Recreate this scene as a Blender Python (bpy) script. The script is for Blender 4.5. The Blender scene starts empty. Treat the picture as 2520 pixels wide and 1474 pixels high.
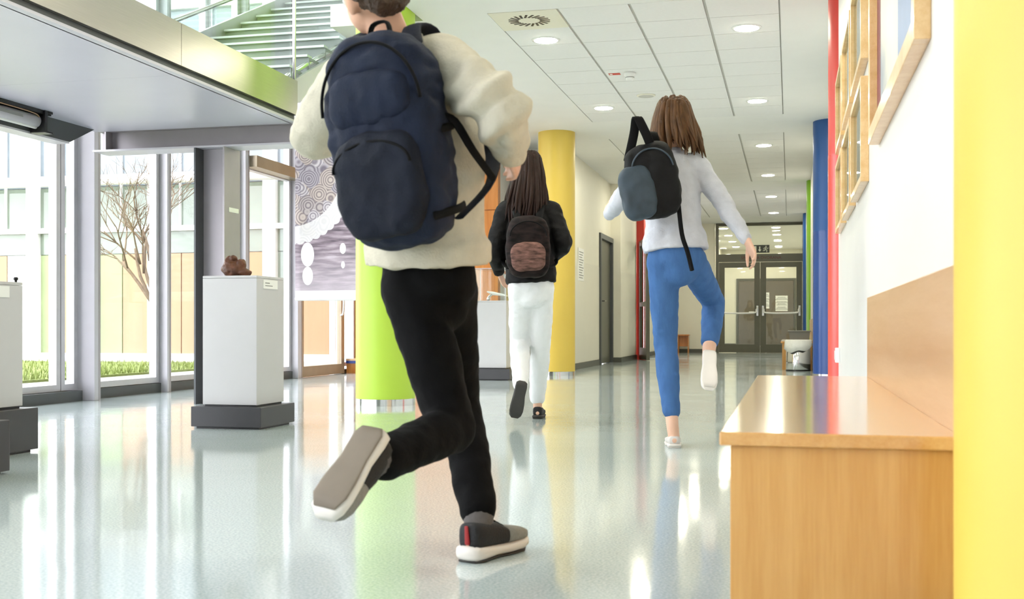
import bpy, bmesh, math, random
from mathutils import Vector, Matrix, noise
random.seed(7)

# ------------------------------------------------------------------ camera
F, HC, HOR = 2814.0, 0.6, 805.0                 # focal length in pixels, eye height, horizon row
YAW = math.atan2(685.0, F)
FX, FY = -math.sin(YAW), math.cos(YAW)
RX, RY = math.cos(YAW), math.sin(YAW)
scene = bpy.context.scene
COL = scene.collection
cam_d = bpy.data.cameras.new('camera')
cam = bpy.data.objects.new('camera', cam_d)
COL.objects.link(cam)
cam.location = (0, 0, HC)
cam.rotation_euler = (math.pi / 2, 0, YAW)
cam_d.sensor_width = 36.0
cam_d.lens = F / 2520.0 * 36.0
cam_d.shift_y = (HOR - 737.0) / 2520.0
cam_d.clip_start = 0.02
cam_d.clip_end = 200
cam_d.dof.use_dof = True
cam_d.dof.focus_distance = 8.0
cam_d.dof.aperture_fstop = 7.0
scene.camera = cam

# ------------------------------------------------------------------ sky and exposure
world = bpy.data.worlds.new('overcast_sky')
scene.world = world
world.use_nodes = True
bg = world.node_tree.nodes['Background']
bg.inputs[0].default_value = (0.955, 0.945, 1.0, 1)
bg.inputs[1].default_value = 4.0
scene.view_settings.view_transform = 'Standard'
scene.view_settings.look = 'None'
scene.view_settings.gamma = 1.0
scene.view_settings.use_curve_mapping = False
scene.view_settings.exposure = 1.0
cy = scene.cycles
cy.max_bounces = 5
cy.diffuse_bounces = 3
cy.glossy_bounces = 3
cy.transmission_bounces = 4
cy.transparent_max_bounces = 16
cy.caustics_reflective = False
cy.caustics_refractive = False
cy.sample_clamp_indirect = 6.0
cy.use_adaptive_sampling = True
cy.adaptive_threshold = 0.1
LAMP_STRENGTH = 88.0
LAMP_COLOR = (1.0, 0.95, 0.76)

# ------------------------------------------------------------------ helpers
def P(px, py, d):
    """point at depth d that projects to photo pixel (px, py)"""
    u = (px - 1260.0) / F
    v = (HOR - py) / F
    return Vector((d * (FX + u * RX), d * (FY + u * RY), HC + d * v))

def lin(h):
    h = h.lstrip('#')
    out = []
    for i in (0, 2, 4):
        c = int(h[i:i + 2], 16) / 255.0
        out.append(c / 12.92 if c <= 0.04045 else ((c + 0.055) / 1.055) ** 2.4)
    return out

def new_mat(name):
    m = bpy.data.materials.new(name)
    m.use_nodes = True
    nt = m.node_tree
    b = nt.nodes['Principled BSDF']
    return m, nt, b

def mat(name, hexcol, rough=0.5, metal=0.0, spec=0.5, var=0.04, scale=8.0, stretch=None, bump=0.0, bscale=None, coat=0.0, aniso=0.0):
    m, nt, b = new_mat(name)
    c = lin(hexcol)
    b.inputs['Roughness'].default_value = rough
    b.inputs['Metallic'].default_value = metal
    b.inputs['Specular IOR Level'].default_value = spec
    b.inputs['Coat Weight'].default_value = coat
    b.inputs['Coat Roughness'].default_value = 0.08
    tc = nt.nodes.new('ShaderNodeTexCoord')
    mp = nt.nodes.new('ShaderNodeMapping')
    if stretch:
        mp.inputs['Scale'].default_value = stretch
    nt.links.new(tc.outputs['Object'], mp.inputs['Vector'])
    nz = nt.nodes.new('ShaderNodeTexNoise')
    nz.inputs['Scale'].default_value = scale
    nz.inputs['Detail'].default_value = 4
    nt.links.new(mp.outputs[0], nz.inputs['Vector'])
    rp = nt.nodes.new('ShaderNodeValToRGB')
    rp.color_ramp.elements[0].position = 0.3
    rp.color_ramp.elements[1].position = 0.7
    rp.color_ramp.elements[0].color = [max(0, x * (1 - var)) for x in c] + [1]
    rp.color_ramp.elements[1].color = [min(1, x * (1 + var)) for x in c] + [1]
    nt.links.new(nz.outputs['Fac'], rp.inputs['Fac'])
    nt.links.new(rp.outputs[0], b.inputs['Base Color'])
    if bump:
        n2 = nt.nodes.new('ShaderNodeTexNoise')
        n2.inputs['Scale'].default_value = bscale or scale
        n2.inputs['Detail'].default_value = 3
        nt.links.new(mp.outputs[0], n2.inputs['Vector'])
        bp = nt.nodes.new('ShaderNodeBump')
        bp.inputs['Strength'].default_value = bump
        bp.inputs['Distance'].default_value = 0.01
        nt.links.new(n2.outputs['Fac'], bp.inputs['Height'])
        nt.links.new(bp.outputs[0], b.inputs['Normal'])
    return m

def wood(name, dark, light, stretch=(1, 1, 1), scale=6.0, rough=0.28, coat=0.3, bands=0.5):
    m, nt, b = new_mat(name)
    tc = nt.nodes.new('ShaderNodeTexCoord')
    mp = nt.nodes.new('ShaderNodeMapping')
    mp.inputs['Scale'].default_value = stretch
    nt.links.new(tc.outputs['Object'], mp.inputs['Vector'])
    n1 = nt.nodes.new('ShaderNodeTexNoise')
    n1.inputs['Scale'].default_value = scale
    n1.inputs['Detail'].default_value = 6
    n1.inputs['Roughness'].default_value = 0.62
    nt.links.new(mp.outputs[0], n1.inputs['Vector'])
    n2 = nt.nodes.new('ShaderNodeTexNoise')
    n2.inputs['Scale'].default_value = scale * 9
    n2.inputs['Detail'].default_value = 3
    nt.links.new(mp.outputs[0], n2.inputs['Vector'])
    mx = nt.nodes.new('ShaderNodeMath')
    mx.operation = 'MULTIPLY_ADD'
    mx.inputs[1].default_value = 0.25
    nt.links.new(n2.outputs['Fac'], mx.inputs[0])
    nt.links.new(n1.outputs['Fac'], mx.inputs[2])
    rp = nt.nodes.new('ShaderNodeValToRGB')
    rp.color_ramp.elements[0].position = 0.42
    rp.color_ramp.elements[1].position = 0.80
    rp.color_ramp.elements[0].color = lin(dark) + [1]
    rp.color_ramp.elements[1].color = lin(light) + [1]
    nt.links.new(mx.outputs[0], rp.inputs['Fac'])
    nt.links.new(rp.outputs[0], b.inputs['Base Color'])
    b.inputs['Roughness'].default_value = rough
    b.inputs['Coat Weight'].default_value = coat
    b.inputs['Coat Roughness'].default_value = 0.12
    return m

def glass(name, tint=(1, 1, 1), ior=1.5, refl=1.0):
    """thin architectural glass: clear transmission plus fresnel reflection"""
    m = bpy.data.materials.new(name)
    m.use_nodes = True
    nt = m.node_tree
    for n in list(nt.nodes):
        nt.nodes.remove(n)
    out = nt.nodes.new('ShaderNodeOutputMaterial')
    tr = nt.nodes.new('ShaderNodeBsdfTransparent')
    tr.inputs[0].default_value = tuple(tint) + (1,)
    gl = nt.nodes.new('ShaderNodeBsdfGlossy')
    gl.inputs['Roughness'].default_value = 0.01
    lw = nt.nodes.new('ShaderNodeLayerWeight')          # Schlick reflectance of one pane
    lw.inputs['Blend'].default_value = 0.5
    pw = nt.nodes.new('ShaderNodeMath')
    pw.operation = 'POWER'
    pw.inputs[1].default_value = 5.0
    nt.links.new(lw.outputs['Facing'], pw.inputs[0])
    mu = nt.nodes.new('ShaderNodeMath')
    mu.operation = 'MULTIPLY_ADD'
    mu.inputs[1].default_value = 0.93 * refl
    mu.inputs[2].default_value = 0.035 * refl
    nt.links.new(pw.outputs[0], mu.inputs[0])
    mx = nt.nodes.new('ShaderNodeMixShader')
    nt.links.new(mu.outputs[0], mx.inputs[0])
    nt.links.new(tr.outputs[0], mx.inputs[1])
    nt.links.new(gl.outputs[0], mx.inputs[2])
    nt.links.new(mx.outputs[0], out.inputs[0])
    return m

def emit(name, col, strength):
    m = bpy.data.materials.new(name)
    m.use_nodes = True
    nt = m.node_tree
    for n in list(nt.nodes):
        nt.nodes.remove(n)
    out = nt.nodes.new('ShaderNodeOutputMaterial')
    e = nt.nodes.new('ShaderNodeEmission')
    e.inputs[0].default_value = tuple(col) + (1,)
    e.inputs[1].default_value = strength
    nt.links.new(e.outputs[0], out.inputs[0])
    return m

class MB:
    def __init__(self):
        self.v, self.f = [], []
    def add(self, vs, fs):
        o = len(self.v)
        self.v += [tuple(x) for x in vs]
        self.f += [tuple(i + o for i in q) for q in fs]
        return self
    def box(self, x0, x1, y0, y1, z0, z1):
        vs = [(x, y, z) for z in (z0, z1) for y in (y0, y1) for x in (x0, x1)]
        return self.add(vs, [(0, 2, 3, 1), (4, 5, 7, 6), (0, 1, 5, 4), (2, 6, 7, 3), (0, 4, 6, 2), (1, 3, 7, 5)])
    def obox(self, c, ax, hx, hy, hz):
        """oriented box: ax = three unit vectors"""
        vs = []
        for k in (-1, 1):
            for j in (-1, 1):
                for i in (-1, 1):
                    vs.append(Vector(c) + ax[0] * (i * hx) + ax[1] * (j * hy) + ax[2] * (k * hz))
        return self.add(vs, [(0, 2, 3, 1), (4, 5, 7, 6), (0, 1, 5, 4), (2, 6, 7, 3), (0, 4, 6, 2), (1, 3, 7, 5)])
    def lathe(self, prof, cx=0, cy=0, cz=0, n=48):
        """prof: list of (r, z), bottom to top; closed with caps"""
        vs, fs = [], []
        for r, z in prof:
            for i in range(n):
                a = 2 * math.pi * i / n
                vs.append((cx + r * math.cos(a), cy + r * math.sin(a), cz + z))
        for k in range(len(prof) - 1):
            for i in range(n):
                j = (i + 1) % n
                fs.append((k * n + i, k * n + j, (k + 1) * n + j, (k + 1) * n + i))
        fs.append(tuple(range(n - 1, -1, -1)))
        fs.append(tuple(range((len(prof) - 1) * n, len(prof) * n)))
        return self.add(vs, fs)
    def prism(self, poly, axis, a0, a1):
        """extrude 2D polygon along axis ('x','y','z'); poly coords are the two other axes in order"""
        n = len(poly)
        def mk(p, a):
            if axis == 'x': return (a, p[0], p[1])
            if axis == 'y': return (p[0], a, p[1])
            return (p[0], p[1], a)
        vs = [mk(p, a0) for p in poly] + [mk(p, a1) for p in poly]
        fs = [tuple(range(n - 1, -1, -1)), tuple(range(n, 2 * n))]
        for i in range(n):
            j = (i + 1) % n
            fs.append((i, j, n + j, n + i))
        return self.add(vs, fs)
    def sweep(self, pts, radii, side=None, n=14, sub=4, caps=True):
        pts = [Vector(p) for p in pts]
        rad = [(r, r) if not isinstance(r, (tuple, list)) else tuple(r) for r in radii]
        P2, R2 = [], []
        m = len(pts)
        for i in range(m - 1):
            p0, p1, p2, p3 = pts[max(i - 1, 0)], pts[i], pts[i + 1], pts[min(i + 2, m - 1)]
            for k in range(sub):
                t = k / sub
                a = 0.5 * ((2 * p1) + (p2 - p0) * t + (2 * p0 - 5 * p1 + 4 * p2 - p3) * t * t + (3 * p1 - p0 - 3 * p2 + p3) * t ** 3)
                s = t * t * (3 - 2 * t)
                P2.append(a)
                R2.append(tuple(rad[i][q] * (1 - s) + rad[i + 1][q] * s for q in (0, 1)))
        P2.append(pts[-1]); R2.append(rad[-1])
        T = []
        for i in range(len(P2)):
            t = P2[min(i + 1, len(P2) - 1)] - P2[max(i - 1, 0)]
            T.append(t.normalized() if t.length > 1e-9 else Vector((0, 0, 1)))
        rings = []
        if caps:
            r = min(R2[0])
            for k in (0.97, 0.8, 0.45):
                rings.append((P2[0] - T[0] * r * k, tuple(q * math.sqrt(1 - k * k) for q in R2[0]), T[0]))
        for p, r, t in zip(P2, R2, T):
            rings.append((p, r, t))
        if caps:
            r = min(R2[-1])
            for k in (0.45, 0.8, 0.97):
                rings.append((P2[-1] + T[-1] * r * k, tuple(q * math.sqrt(1 - k * k) for q in R2[-1]), T[-1]))
        a = None
        vs, fs = [], []
        for p, r, t in rings:
            ref = Vector(side) if side is not None else a
            if ref is None:
                ref = Vector((1, 0, 0)) if abs(t.x) < 0.8 else Vector((0, 1, 0))
            q = ref - t * ref.dot(t)
            if q.length < 1e-4:
                q = (a if a is not None else Vector((0, 1, 0)))
                q = q - t * q.dot(t)
            a = q.normalized()
            b = t.cross(a)
            for i in range(n):
                w = 2 * math.pi * i / n
                vs.append(p + a * (r[0] * math.cos(w)) + b * (r[1] * math.sin(w)))
        k = len(rings)
        for i in range(k - 1):
            for j in range(n):
                j2 = (j + 1) % n
                fs.append((i * n + j, i * n + j2, (i + 1) * n + j2, (i + 1) * n + j))
        fs.append(tuple(range(n - 1, -1, -1)))
        fs.append(tuple(range((k - 1) * n, k * n)))
        return self.add(vs, fs)
    def tube(self, pts, r, n=8, sub=4):
        return self.sweep(pts, [r] * len(pts), n=n, sub=sub, caps=False)
    def ell(self, c, rx, ry, rz, ax=None, nu=18, nv=11, e=1.0):
        ax = ax or (Vector((1, 0, 0)), Vector((0, 1, 0)), Vector((0, 0, 1)))
        c = Vector(c)
        sp = lambda x: math.copysign(abs(x) ** e, x)
        vs, fs = [], []
        for j in range(1, nv):
            ph = math.pi * j / nv - math.pi / 2
            for i in range(nu):
                th = 2 * math.pi * i / nu
                vs.append(c + ax[0] * (rx * sp(math.cos(ph)) * sp(math.cos(th))) + ax[1] * (ry * sp(math.cos(ph)) * sp(math.sin(th))) + ax[2] * (rz * sp(math.sin(ph))))
        vs.append(c - ax[2] * rz); vs.append(c + ax[2] * rz)
        b, t = len(vs) - 2, len(vs) - 1
        for j in range(nv - 2):
            for i in range(nu):
                i2 = (i + 1) % nu
                fs.append((j * nu + i, j * nu + i2, (j + 1) * nu + i2, (j + 1) * nu + i))
        for i in range(nu):
            i2 = (i + 1) % nu
            fs.append((b, i2, i)); fs.append((t, (nv - 2) * nu + i, (nv - 2) * nu + i2))
        return self.add(vs, fs)
    def mesh(self, name):
        me = bpy.data.meshes.new(name)
        me.from_pydata(self.v, [], self.f)
        me.update()
        return me
    def build(self, name, m, parent=None, local=False, smooth=False, bevel=0, loc=None):
        o = bpy.data.objects.new(name, self.mesh(name))
        COL.objects.link(o)
        finish(o, m, parent, local, smooth, bevel)
        if loc is not None:
            o.location = loc
        return o

def finish(o, m, parent=None, local=False, smooth=False, bevel=0):
    if m is not None:
        o.data.materials.append(m)
    if smooth:
        o.data.polygons.foreach_set('use_smooth', [True] * len(o.data.polygons))
    if bevel:
        md = o.modifiers.new('bevel', 'BEVEL')
        md.width = bevel
        md.segments = 2
        md.limit_method = 'ANGLE'
        md.angle_limit = math.radians(40)
    if parent is not None:
        o.parent = parent
        if not local:
            o.matrix_parent_inverse = Matrix.Translation(-Vector(parent.location))
    return o

def tag(o, label=None, cat=None, group=None, kind=None):
    if label: o['label'] = label
    if cat: o['category'] = cat
    if group: o['group'] = group
    if kind: o['kind'] = kind
    return o

def thing(name, loc, label, cat, group=None, kind=None):
    o = bpy.data.objects.new(name, None)
    COL.objects.link(o)
    o.location = loc
    o.empty_display_size = 0.05
    return tag(o, label, cat, group, kind)

def struct(name, mb, m, bevel=0, parent=None):
    o = mb.build(name, m, parent, bevel=bevel)
    if parent is None: o['kind'] = 'structure'
    return o

def struct_root(name, loc):
    o = bpy.data.objects.new(name, None)
    COL.objects.link(o)
    o.location = loc
    o['kind'] = 'structure'
    return o

def dup(root, loc, label=None):
    def cp(o, parent):
        c = o.copy()
        COL.objects.link(c)
        if parent is not None:
            c.parent = parent
        for ch in list(o.children):
            cp(ch, c)
        return c
    r = cp(root, None)
    r.location = loc
    if label: r['label'] = label
    return r

def text(name, body, size, loc, rot, m, parent=None, extrude=0.0008):
    cu = bpy.data.curves.new(name, 'FONT')
    cu.body = body
    cu.size = size
    cu.align_x = 'CENTER'
    cu.align_y = 'CENTER'
    cu.extrude = extrude
    tmp = bpy.data.objects.new(name, cu)
    COL.objects.link(tmp)
    dg = bpy.context.evaluated_depsgraph_get()
    me = bpy.data.meshes.new_from_object(tmp.evaluated_get(dg))
    bpy.data.objects.remove(tmp)
    o = bpy.data.objects.new(name, me)
    me.materials.clear()
    COL.objects.link(o)
    o.location = loc
    o.rotation_euler = rot
    me.materials.append(m)
    if parent is not None:
        o.parent = parent
        o.matrix_parent_inverse = Matrix.Translation(-Vector(parent.location))
    return o

def remeshed(mb, name, m, parent=None, voxel=0.008, smooth=4, disp=None):
    """one continuous surface grown round the overlapping volumes in mb"""
    me0 = mb.mesh('tmp')
    tmp = bpy.data.objects.new('tmp', me0)
    COL.objects.link(tmp)
    md = tmp.modifiers.new('r', 'REMESH'); md.mode = 'VOXEL'; md.voxel_size = voxel; md.adaptivity = 0
    sm = tmp.modifiers.new('s', 'SMOOTH'); sm.factor = 0.5; sm.iterations = smooth
    dg = bpy.context.evaluated_depsgraph_get()
    me = bpy.data.meshes.new_from_object(tmp.evaluated_get(dg))
    bpy.data.objects.remove(tmp)
    if disp:
        nrm = [v.normal.copy() for v in me.vertices]
        for v, nn in zip(me.vertices, nrm):
            v.co += nn * disp(v.co)
        me.update()
    me.name = name
    me.materials.clear()
    o = bpy.data.objects.new(name, me)
    COL.objects.link(o)
    return finish(o, m, parent, smooth=True)

# ------------------------------------------------------------------ materials
M = {}
M['wall'] = mat('white_wall_paint', '#DEDDDB', 0.45, var=0.012, scale=3, bump=0.03, bscale=120)
M['cream'] = mat('cream_wall_paint', '#EDE9D8', 0.5, var=0.015, scale=3, bump=0.03, bscale=120)
M['cream_gloss'] = mat('cream_washable_paint', '#EFEBDC', 0.3, var=0.012, scale=3)
M['plaster'] = mat('ceiling_plaster', '#F1F0ED', 0.7, var=0.01, scale=4)
M['tile'] = mat('ceiling_tile', '#EDECEA', 0.8, var=0.012, scale=30, bump=0.05, bscale=200)
M['joint'] = mat('ceiling_joint', '#CBC9C2', 0.7, var=0.03)
M['skirting'] = mat('grey_skirting', '#55564F', 0.4, var=0.05)
M['steel'] = mat('brushed_steel', '#B6B1AA', 0.30, metal=1.0, var=0.05, scale=5, stretch=(1, 1, 60))
M['chrome'] = mat('bright_steel', '#D8D8D8', 0.14, metal=1.0, var=0.04, scale=14, stretch=(1, 1, 0.1))
M['soffit'] = mat('satin_soffit_panel', '#C6C3CF', 0.36, metal=0.15, var=0.03, scale=2)
M['greysteel'] = mat('grey_painted_steel', '#A9A3A8', 0.4, metal=0.25, var=0.03)
M['lightsteel'] = mat('pale_painted_steel', '#C9C6CE', 0.42, metal=0.1, var=0.02)
M['darksteel'] = mat('dark_grey_steel', '#55585A', 0.4, metal=0.3, var=0.04)
M['alu'] = mat('anodised_aluminium', '#CFCDD2', 0.35, metal=0.45, var=0.02)
M['bronze'] = mat('bronze_door_frame', '#A89A86', 0.38, metal=0.4, var=0.04)
M['black'] = mat('black_powder_coat', '#151517', 0.35, var=0.1)
M['plinth'] = mat('charcoal_laminate', '#3A393C', 0.32, var=0.05)
M['pedestal'] = mat('pale_grey_pedestal', '#C9C8C9', 0.38, var=0.012)
M['paper'] = mat('white_card', '#F4F4F0', 0.6, var=0.01)
M['print'] = mat('grey_print', '#8B8B88', 0.6, var=0.05)
M['clay'] = mat('brown_fired_clay', '#5A3520', 0.55, var=0.45, scale=22, bump=0.5, bscale=40)
M['yellow'] = mat('yellow_column_paint', '#DFC055', 0.42, var=0.015, scale=2)
M['lime'] = mat('lime_column_paint', '#BADC4A', 0.42, var=0.015, scale=2)
M['green'] = mat('green_column_paint', '#7DB51A', 0.4, var=0.02, scale=2)
M['blue'] = mat('blue_column_paint', '#04498C', 0.42, var=0.02, scale=2)
M['blue2'] = mat('blue_washable_paint', '#17468F', 0.26, var=0.02, scale=2)
M['red'] = mat('red_column_paint', '#D8392E', 0.42, var=0.02, scale=2)
M['red2'] = mat('red_washable_paint', '#E24A42', 0.26, var=0.02, scale=2)
M['navyedge'] = mat('blue_edging', '#1B3580', 0.35, var=0.04)
M['beech'] = wood('beech_veneer_upright', '#C98F45', '#DDAB66', (6, 6, 0.35), 3.0)
M['beech_y'] = wood('beech_veneer_long', '#CF954E', '#E2B170', (6, 0.35, 6), 3.0, rough=0.16, coat=0.8)
M['backrest'] = wood('pale_beech_backrest', '#CFA374', '#DDB68C', (6, 0.35, 6), 3.0)
M['frame'] = wood('pale_wood_frame', '#DDB277', '#EDCB98', (5, 5, 5), 4.0)
M['orange'] = wood('orange_wood_cladding', '#B8702E', '#D28E4C', (5, 5, 0.3), 3.0)
M['doorgrey'] = mat('olive_grey_door_paint', '#5A594B', 0.3, var=0.03)
M['doorleaf'] = mat('brown_grey_door_leaf', '#6E6557', 0.3, var=0.04)
M['white'] = mat('white_plastic', '#F3F3F1', 0.35, var=0.01)
M['greyplastic'] = mat('grey_plastic', '#7E807C', 0.4, var=0.04)
M['bag'] = mat('white_bin_liner', '#E9E9E4', 0.35, var=0.03, scale=20, bump=0.5, bscale=30)
M['glass'] = glass('window_glass', (0.97, 0.985, 0.98))
M['glassgreen'] = glass('balustrade_glass', (0.94, 0.98, 0.96))
M['glassbox'] = glass('vitrine_glass', (0.97, 0.99, 0.98))
M['sticker'] = mat('red_sticker', '#D24A3C', 0.5, var=0.03)
M['signgreen'] = mat('dark_exit_sign', '#2C312A', 0.35, var=0.03)
M['signwhite'] = mat('pale_exit_symbols', '#E9ECD8', 0.5, var=0.01)
M['lettering'] = mat('dark_red_lettering', '#5A2B2B', 0.5, var=0.03)
M['lamp'] = emit('lamp_diffuser', LAMP_COLOR, LAMP_STRENGTH)
M['tread'] = mat('stair_riser_grey', '#858C8A', 0.3, var=0.05, scale=4)
M['nosing'] = mat('white_nosing', '#ECEFEE', 0.3, var=0.01)
M['lawn'] = mat('short_grass', '#717E3E', 0.9, var=0.2, scale=14, bump=0.8, bscale=60)
M['blade'] = mat('grass_blade', '#7A8844', 0.8, var=0.2)
M['paving'] = mat('pale_paving', '#A5A39E', 0.8, var=0.08, scale=3, bump=0.3, bscale=40)
M['tan'] = mat('tan_facade_board', '#A58466', 0.5, var=0.05, scale=2, stretch=(4, 4, 0.3))
M['palegreen'] = mat('pale_green_facade_board', '#8C9A70', 0.5, var=0.06, scale=2)
M['facadeglass'] = mat('blue_grey_facade_glass', '#727C84', 0.06, var=0.12, scale=0.9, spec=0.8)
M['facadeglass2'] = mat('green_grey_facade_glass', '#6E7A6E', 0.06, var=0.15, scale=1.2, spec=0.8)
M['facadeframe'] = mat('white_facade_frame', '#D9D9D8', 0.4, var=0.01)
M['bark'] = mat('brown_bark', '#6B5A45', 0.8, var=0.2, scale=20)

def floor_material():
    m, nt, b = new_mat('polished_linoleum')
    tc = nt.nodes.new('ShaderNodeTexCoord')
    n1 = nt.nodes.new('ShaderNodeTexNoise'); n1.inputs['Scale'].default_value = 140; n1.inputs['Detail'].default_value = 5
    n2 = nt.nodes.new('ShaderNodeTexNoise'); n2.inputs['Scale'].default_value = 1.3; n2.inputs['Detail'].default_value = 3
    nt.links.new(tc.outputs['Object'], n1.inputs['Vector']); nt.links.new(tc.outputs['Object'], n2.inputs['Vector'])
    rp = nt.nodes.new('ShaderNodeValToRGB')
    rp.color_ramp.elements[0].position = 0.36; rp.color_ramp.elements[1].position = 0.64
    rp.color_ramp.elements[0].color = lin('#AFBFBF') + [1]
    rp.color_ramp.elements[1].color = lin('#D2DCDC') + [1]
    nt.links.new(n1.outputs['Fac'], rp.inputs['Fac'])
    nt.links.new(rp.outputs[0], b.inputs['Base Color'])
    mr = nt.nodes.new('ShaderNodeMapRange')
    mr.inputs['From Min'].default_value = 0.3; mr.inputs['From Max'].default_value = 0.7
    mr.inputs['To Min'].default_value = 0.06; mr.inputs['To Max'].default_value = 0.11
    nt.links.new(n2.outputs['Fac'], mr.inputs['Value']); nt.links.new(mr.outputs[0], b.inputs['Roughness'])
    b.inputs['Specular IOR Level'].default_value = 0.75
    n3 = nt.nodes.new('ShaderNodeTexNoise'); n3.inputs['Scale'].default_value = 2.6; n3.inputs['Detail'].default_value = 2
    nt.links.new(tc.outputs['Object'], n3.inputs['Vector'])
    bp = nt.nodes.new('ShaderNodeBump'); bp.inputs['Strength'].default_value = 0.055; bp.inputs['Distance'].default_value = 0.02
    nt.links.new(n3.outputs['Fac'], bp.inputs['Height']); nt.links.new(bp.outputs[0], b.inputs['Normal'])
    return m
M['floor'] = floor_material()

# ------------------------------------------------------------------ room shell
XW = 0.325        # right wall face
XG = -5.70        # window wall
XL = -3.62        # edge of the stair void
ZC = 3.03         # ceiling
YE = 27.2         # end doors
CX, CR = 0.49, 0.23
COLS = [1.98, 8.41, 14.03, 19.65, 25.27]

struct('floor', MB().box(XG - 0.1, 0.7, -4, 37.1, -0.12, 0.0), M['floor'])

mb = MB()
edges = [-4] + [e for y in COLS for e in (y - 0.155, y + 0.155)] + [YE]
for a, b_ in zip(edges[0::2], edges[1::2]):
    mb.box(0.47 if 8 < a < 9 or a < -3 else XW, 0.62, a, b_, 0, ZC)
struct('wall_right', mb, M['wall'])

struct('wall_rear_added', MB().box(XG, 0.62, -4.15, -4, 0, 6.4), M['wall'])  # unseen wall behind the camera, added to dim the near end
struct('roof_added', MB().box(XG - 0.2, -2.55, -4.15, 14.6, 6.44, 6.7).box(-2.7, -2.55, -4.15, 14.6, 3.2, 6.44), M['plaster'])  # unseen roof and side wall over the void, added to block sky light
# ceiling: plaster margins round three fields of tiles
X0, TW, TD = -2.285, 0.5525, 0.538
FIELDS = [(8.56, 9), (14.66, 9), (20.76, 9)]
mb = MB()
y = -4.0
for y0, n in FIELDS:
    mb.box(-2.83 if y < 0 else XL, 0.62, y, y0, ZC, 3.2)
    y1 = y0 + n * TD
    if y < 0:
        mb.box(-2.83, X0, y0, 8.65, ZC, 3.2).box(XL, X0, 8.65, y1, ZC, 3.2)
    else:
        mb.box(XL, X0, y0, y1, ZC, 3.2)
    mb.box(X0 + 4 * TW, 0.62, y0, y1, ZC, 3.2)
    mb.box(X0, X0 + 4 * TW, y0, y1, ZC + 0.05, 3.2)
    y = y1
mb.box(XL, 0.62, y, YE, ZC, 3.2)
mb.box(XG, XL, 12.3, 14.4, ZC, 3.2)
ceiling = struct('ceiling', mb, M['plaster'])
tile_me = {}
for w in ('a',):
    t = MB().box(-TW / 2 + 0.011, TW / 2 - 0.011, -TD / 2 + 0.004, TD / 2 - 0.004, 0, 0.045).mesh('ceiling_tile')
    t.materials.append(M['tile'])
for fi, (y0, n) in enumerate(FIELDS):
    for c in range(4):
        for r in range(n):
            if fi == 0 and c == 0 and r == 0:
                continue
            o = bpy.data.objects.new('ceiling_tile', t)
            COL.objects.link(o)
            o.location = (X0 + (c + 0.5) * TW, y0 + (r + 0.5) * TD, ZC)
            o.parent = ceiling
    for c in range(5):
        MB().box(X0 + c * TW - 0.009, X0 + c * TW + 0.009, y0, y0 + n * TD, ZC + 0.012, ZC + 0.05).build('joint_strip', M['joint'], ceiling)

# left side walls of the corridor
WL = -2.95
struct('wall_left', MB().box(WL - 0.15, WL, 14.12, 17.96, 0, ZC).box(WL - 0.15, WL - 0.02, 17.96, 19.3, 2.12, ZC)
       .box(WL - 0.15, -2.80, 19.3, 21.35, 0, ZC).box(-3.0, -2.85, 22.3, YE, 0, ZC).box(-3.0, -2.9, 21.35, 22.3, 2.2, ZC), M['cream'])
struct('trim_1', MB().box(WL, WL + 0.004, 14.3, 17.95, 0.09, 1.55).box(-2.80, -2.796, 19.3, 21.34, 0.09, 1.55), M['cream_gloss'])
struct('baseboard_left', MB().box(WL, WL + 0.015, 14.3, 17.95, 0, 0.085).box(-2.80, -2.785, 19.32, 21.35, 0, 0.085)
       .box(WL, -2.785, 19.285, 19.3, 0, 0.085).box(-2.85, -2.835, 22.3, YE, 0, 0.085), M['skirting'])
struct('baseboard_back', MB().box(-2.835, -1.75, YE - 0.015, YE, 0, 0.085), M['skirting'])
mb = MB()
for a, b_ in zip(edges[0::2], edges[1::2]):
    xw = 0.47 if 8 < a < 9 or a < -3 else XW
    mb.box(xw - 0.012, xw, a, b_, 0, 0.085)
struct('baseboard_right', mb, M['skirting'])
struct('wall_back', MB().box(-3.0, -1.72, YE, YE + 0.15, 0, ZC).box(0.36, 0.62, YE, YE + 0.15, 0, ZC), M['cream'])
# recess behind the yellow column and upper storey above the wood wall
struct('wall_recess', MB().box(-3.8, -3.10, 15.2, 15.35, 0, ZC).box(-3.85, -3.72, 14.56, 15.35, 0, ZC), M['wall'])
struct('ceiling_recess', MB().box(-3.85, -3.62, 14.4, 15.35, ZC, 3.2), M['plaster'])
struct('wall_upper', MB().box(XG, -2.9, 14.4, 14.55, 3.2, 6.4), M['wall'])

# dark door seen edge on in the left wall
d1 = struct_root('door_1', (WL, 17.96, 0))
MB().box(WL - 0.09, WL + 0.03, 17.97, 18.06, 0, 2.1).box(WL - 0.09, WL + 0.03, 19.2, 19.29, 0, 2.1).box(WL - 0.09, WL + 0.03, 18.06, 19.2, 2.02, 2.1).build('door_frame', M['darksteel'], d1)
MB().box(WL - 0.07, WL - 0.02, 18.065, 19.195, 0.01, 2.015).build('door_leaf', M['doorgrey'], d1)
MB().tube([(WL + 0.05, 18.2, 1.02), (WL + 0.05, 18.33, 1.02)], 0.011).tube([(WL - 0.02, 18.2, 1.02), (WL + 0.05, 18.2, 1.02)], 0.011).build('door_handle', M['chrome'], d1)

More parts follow.
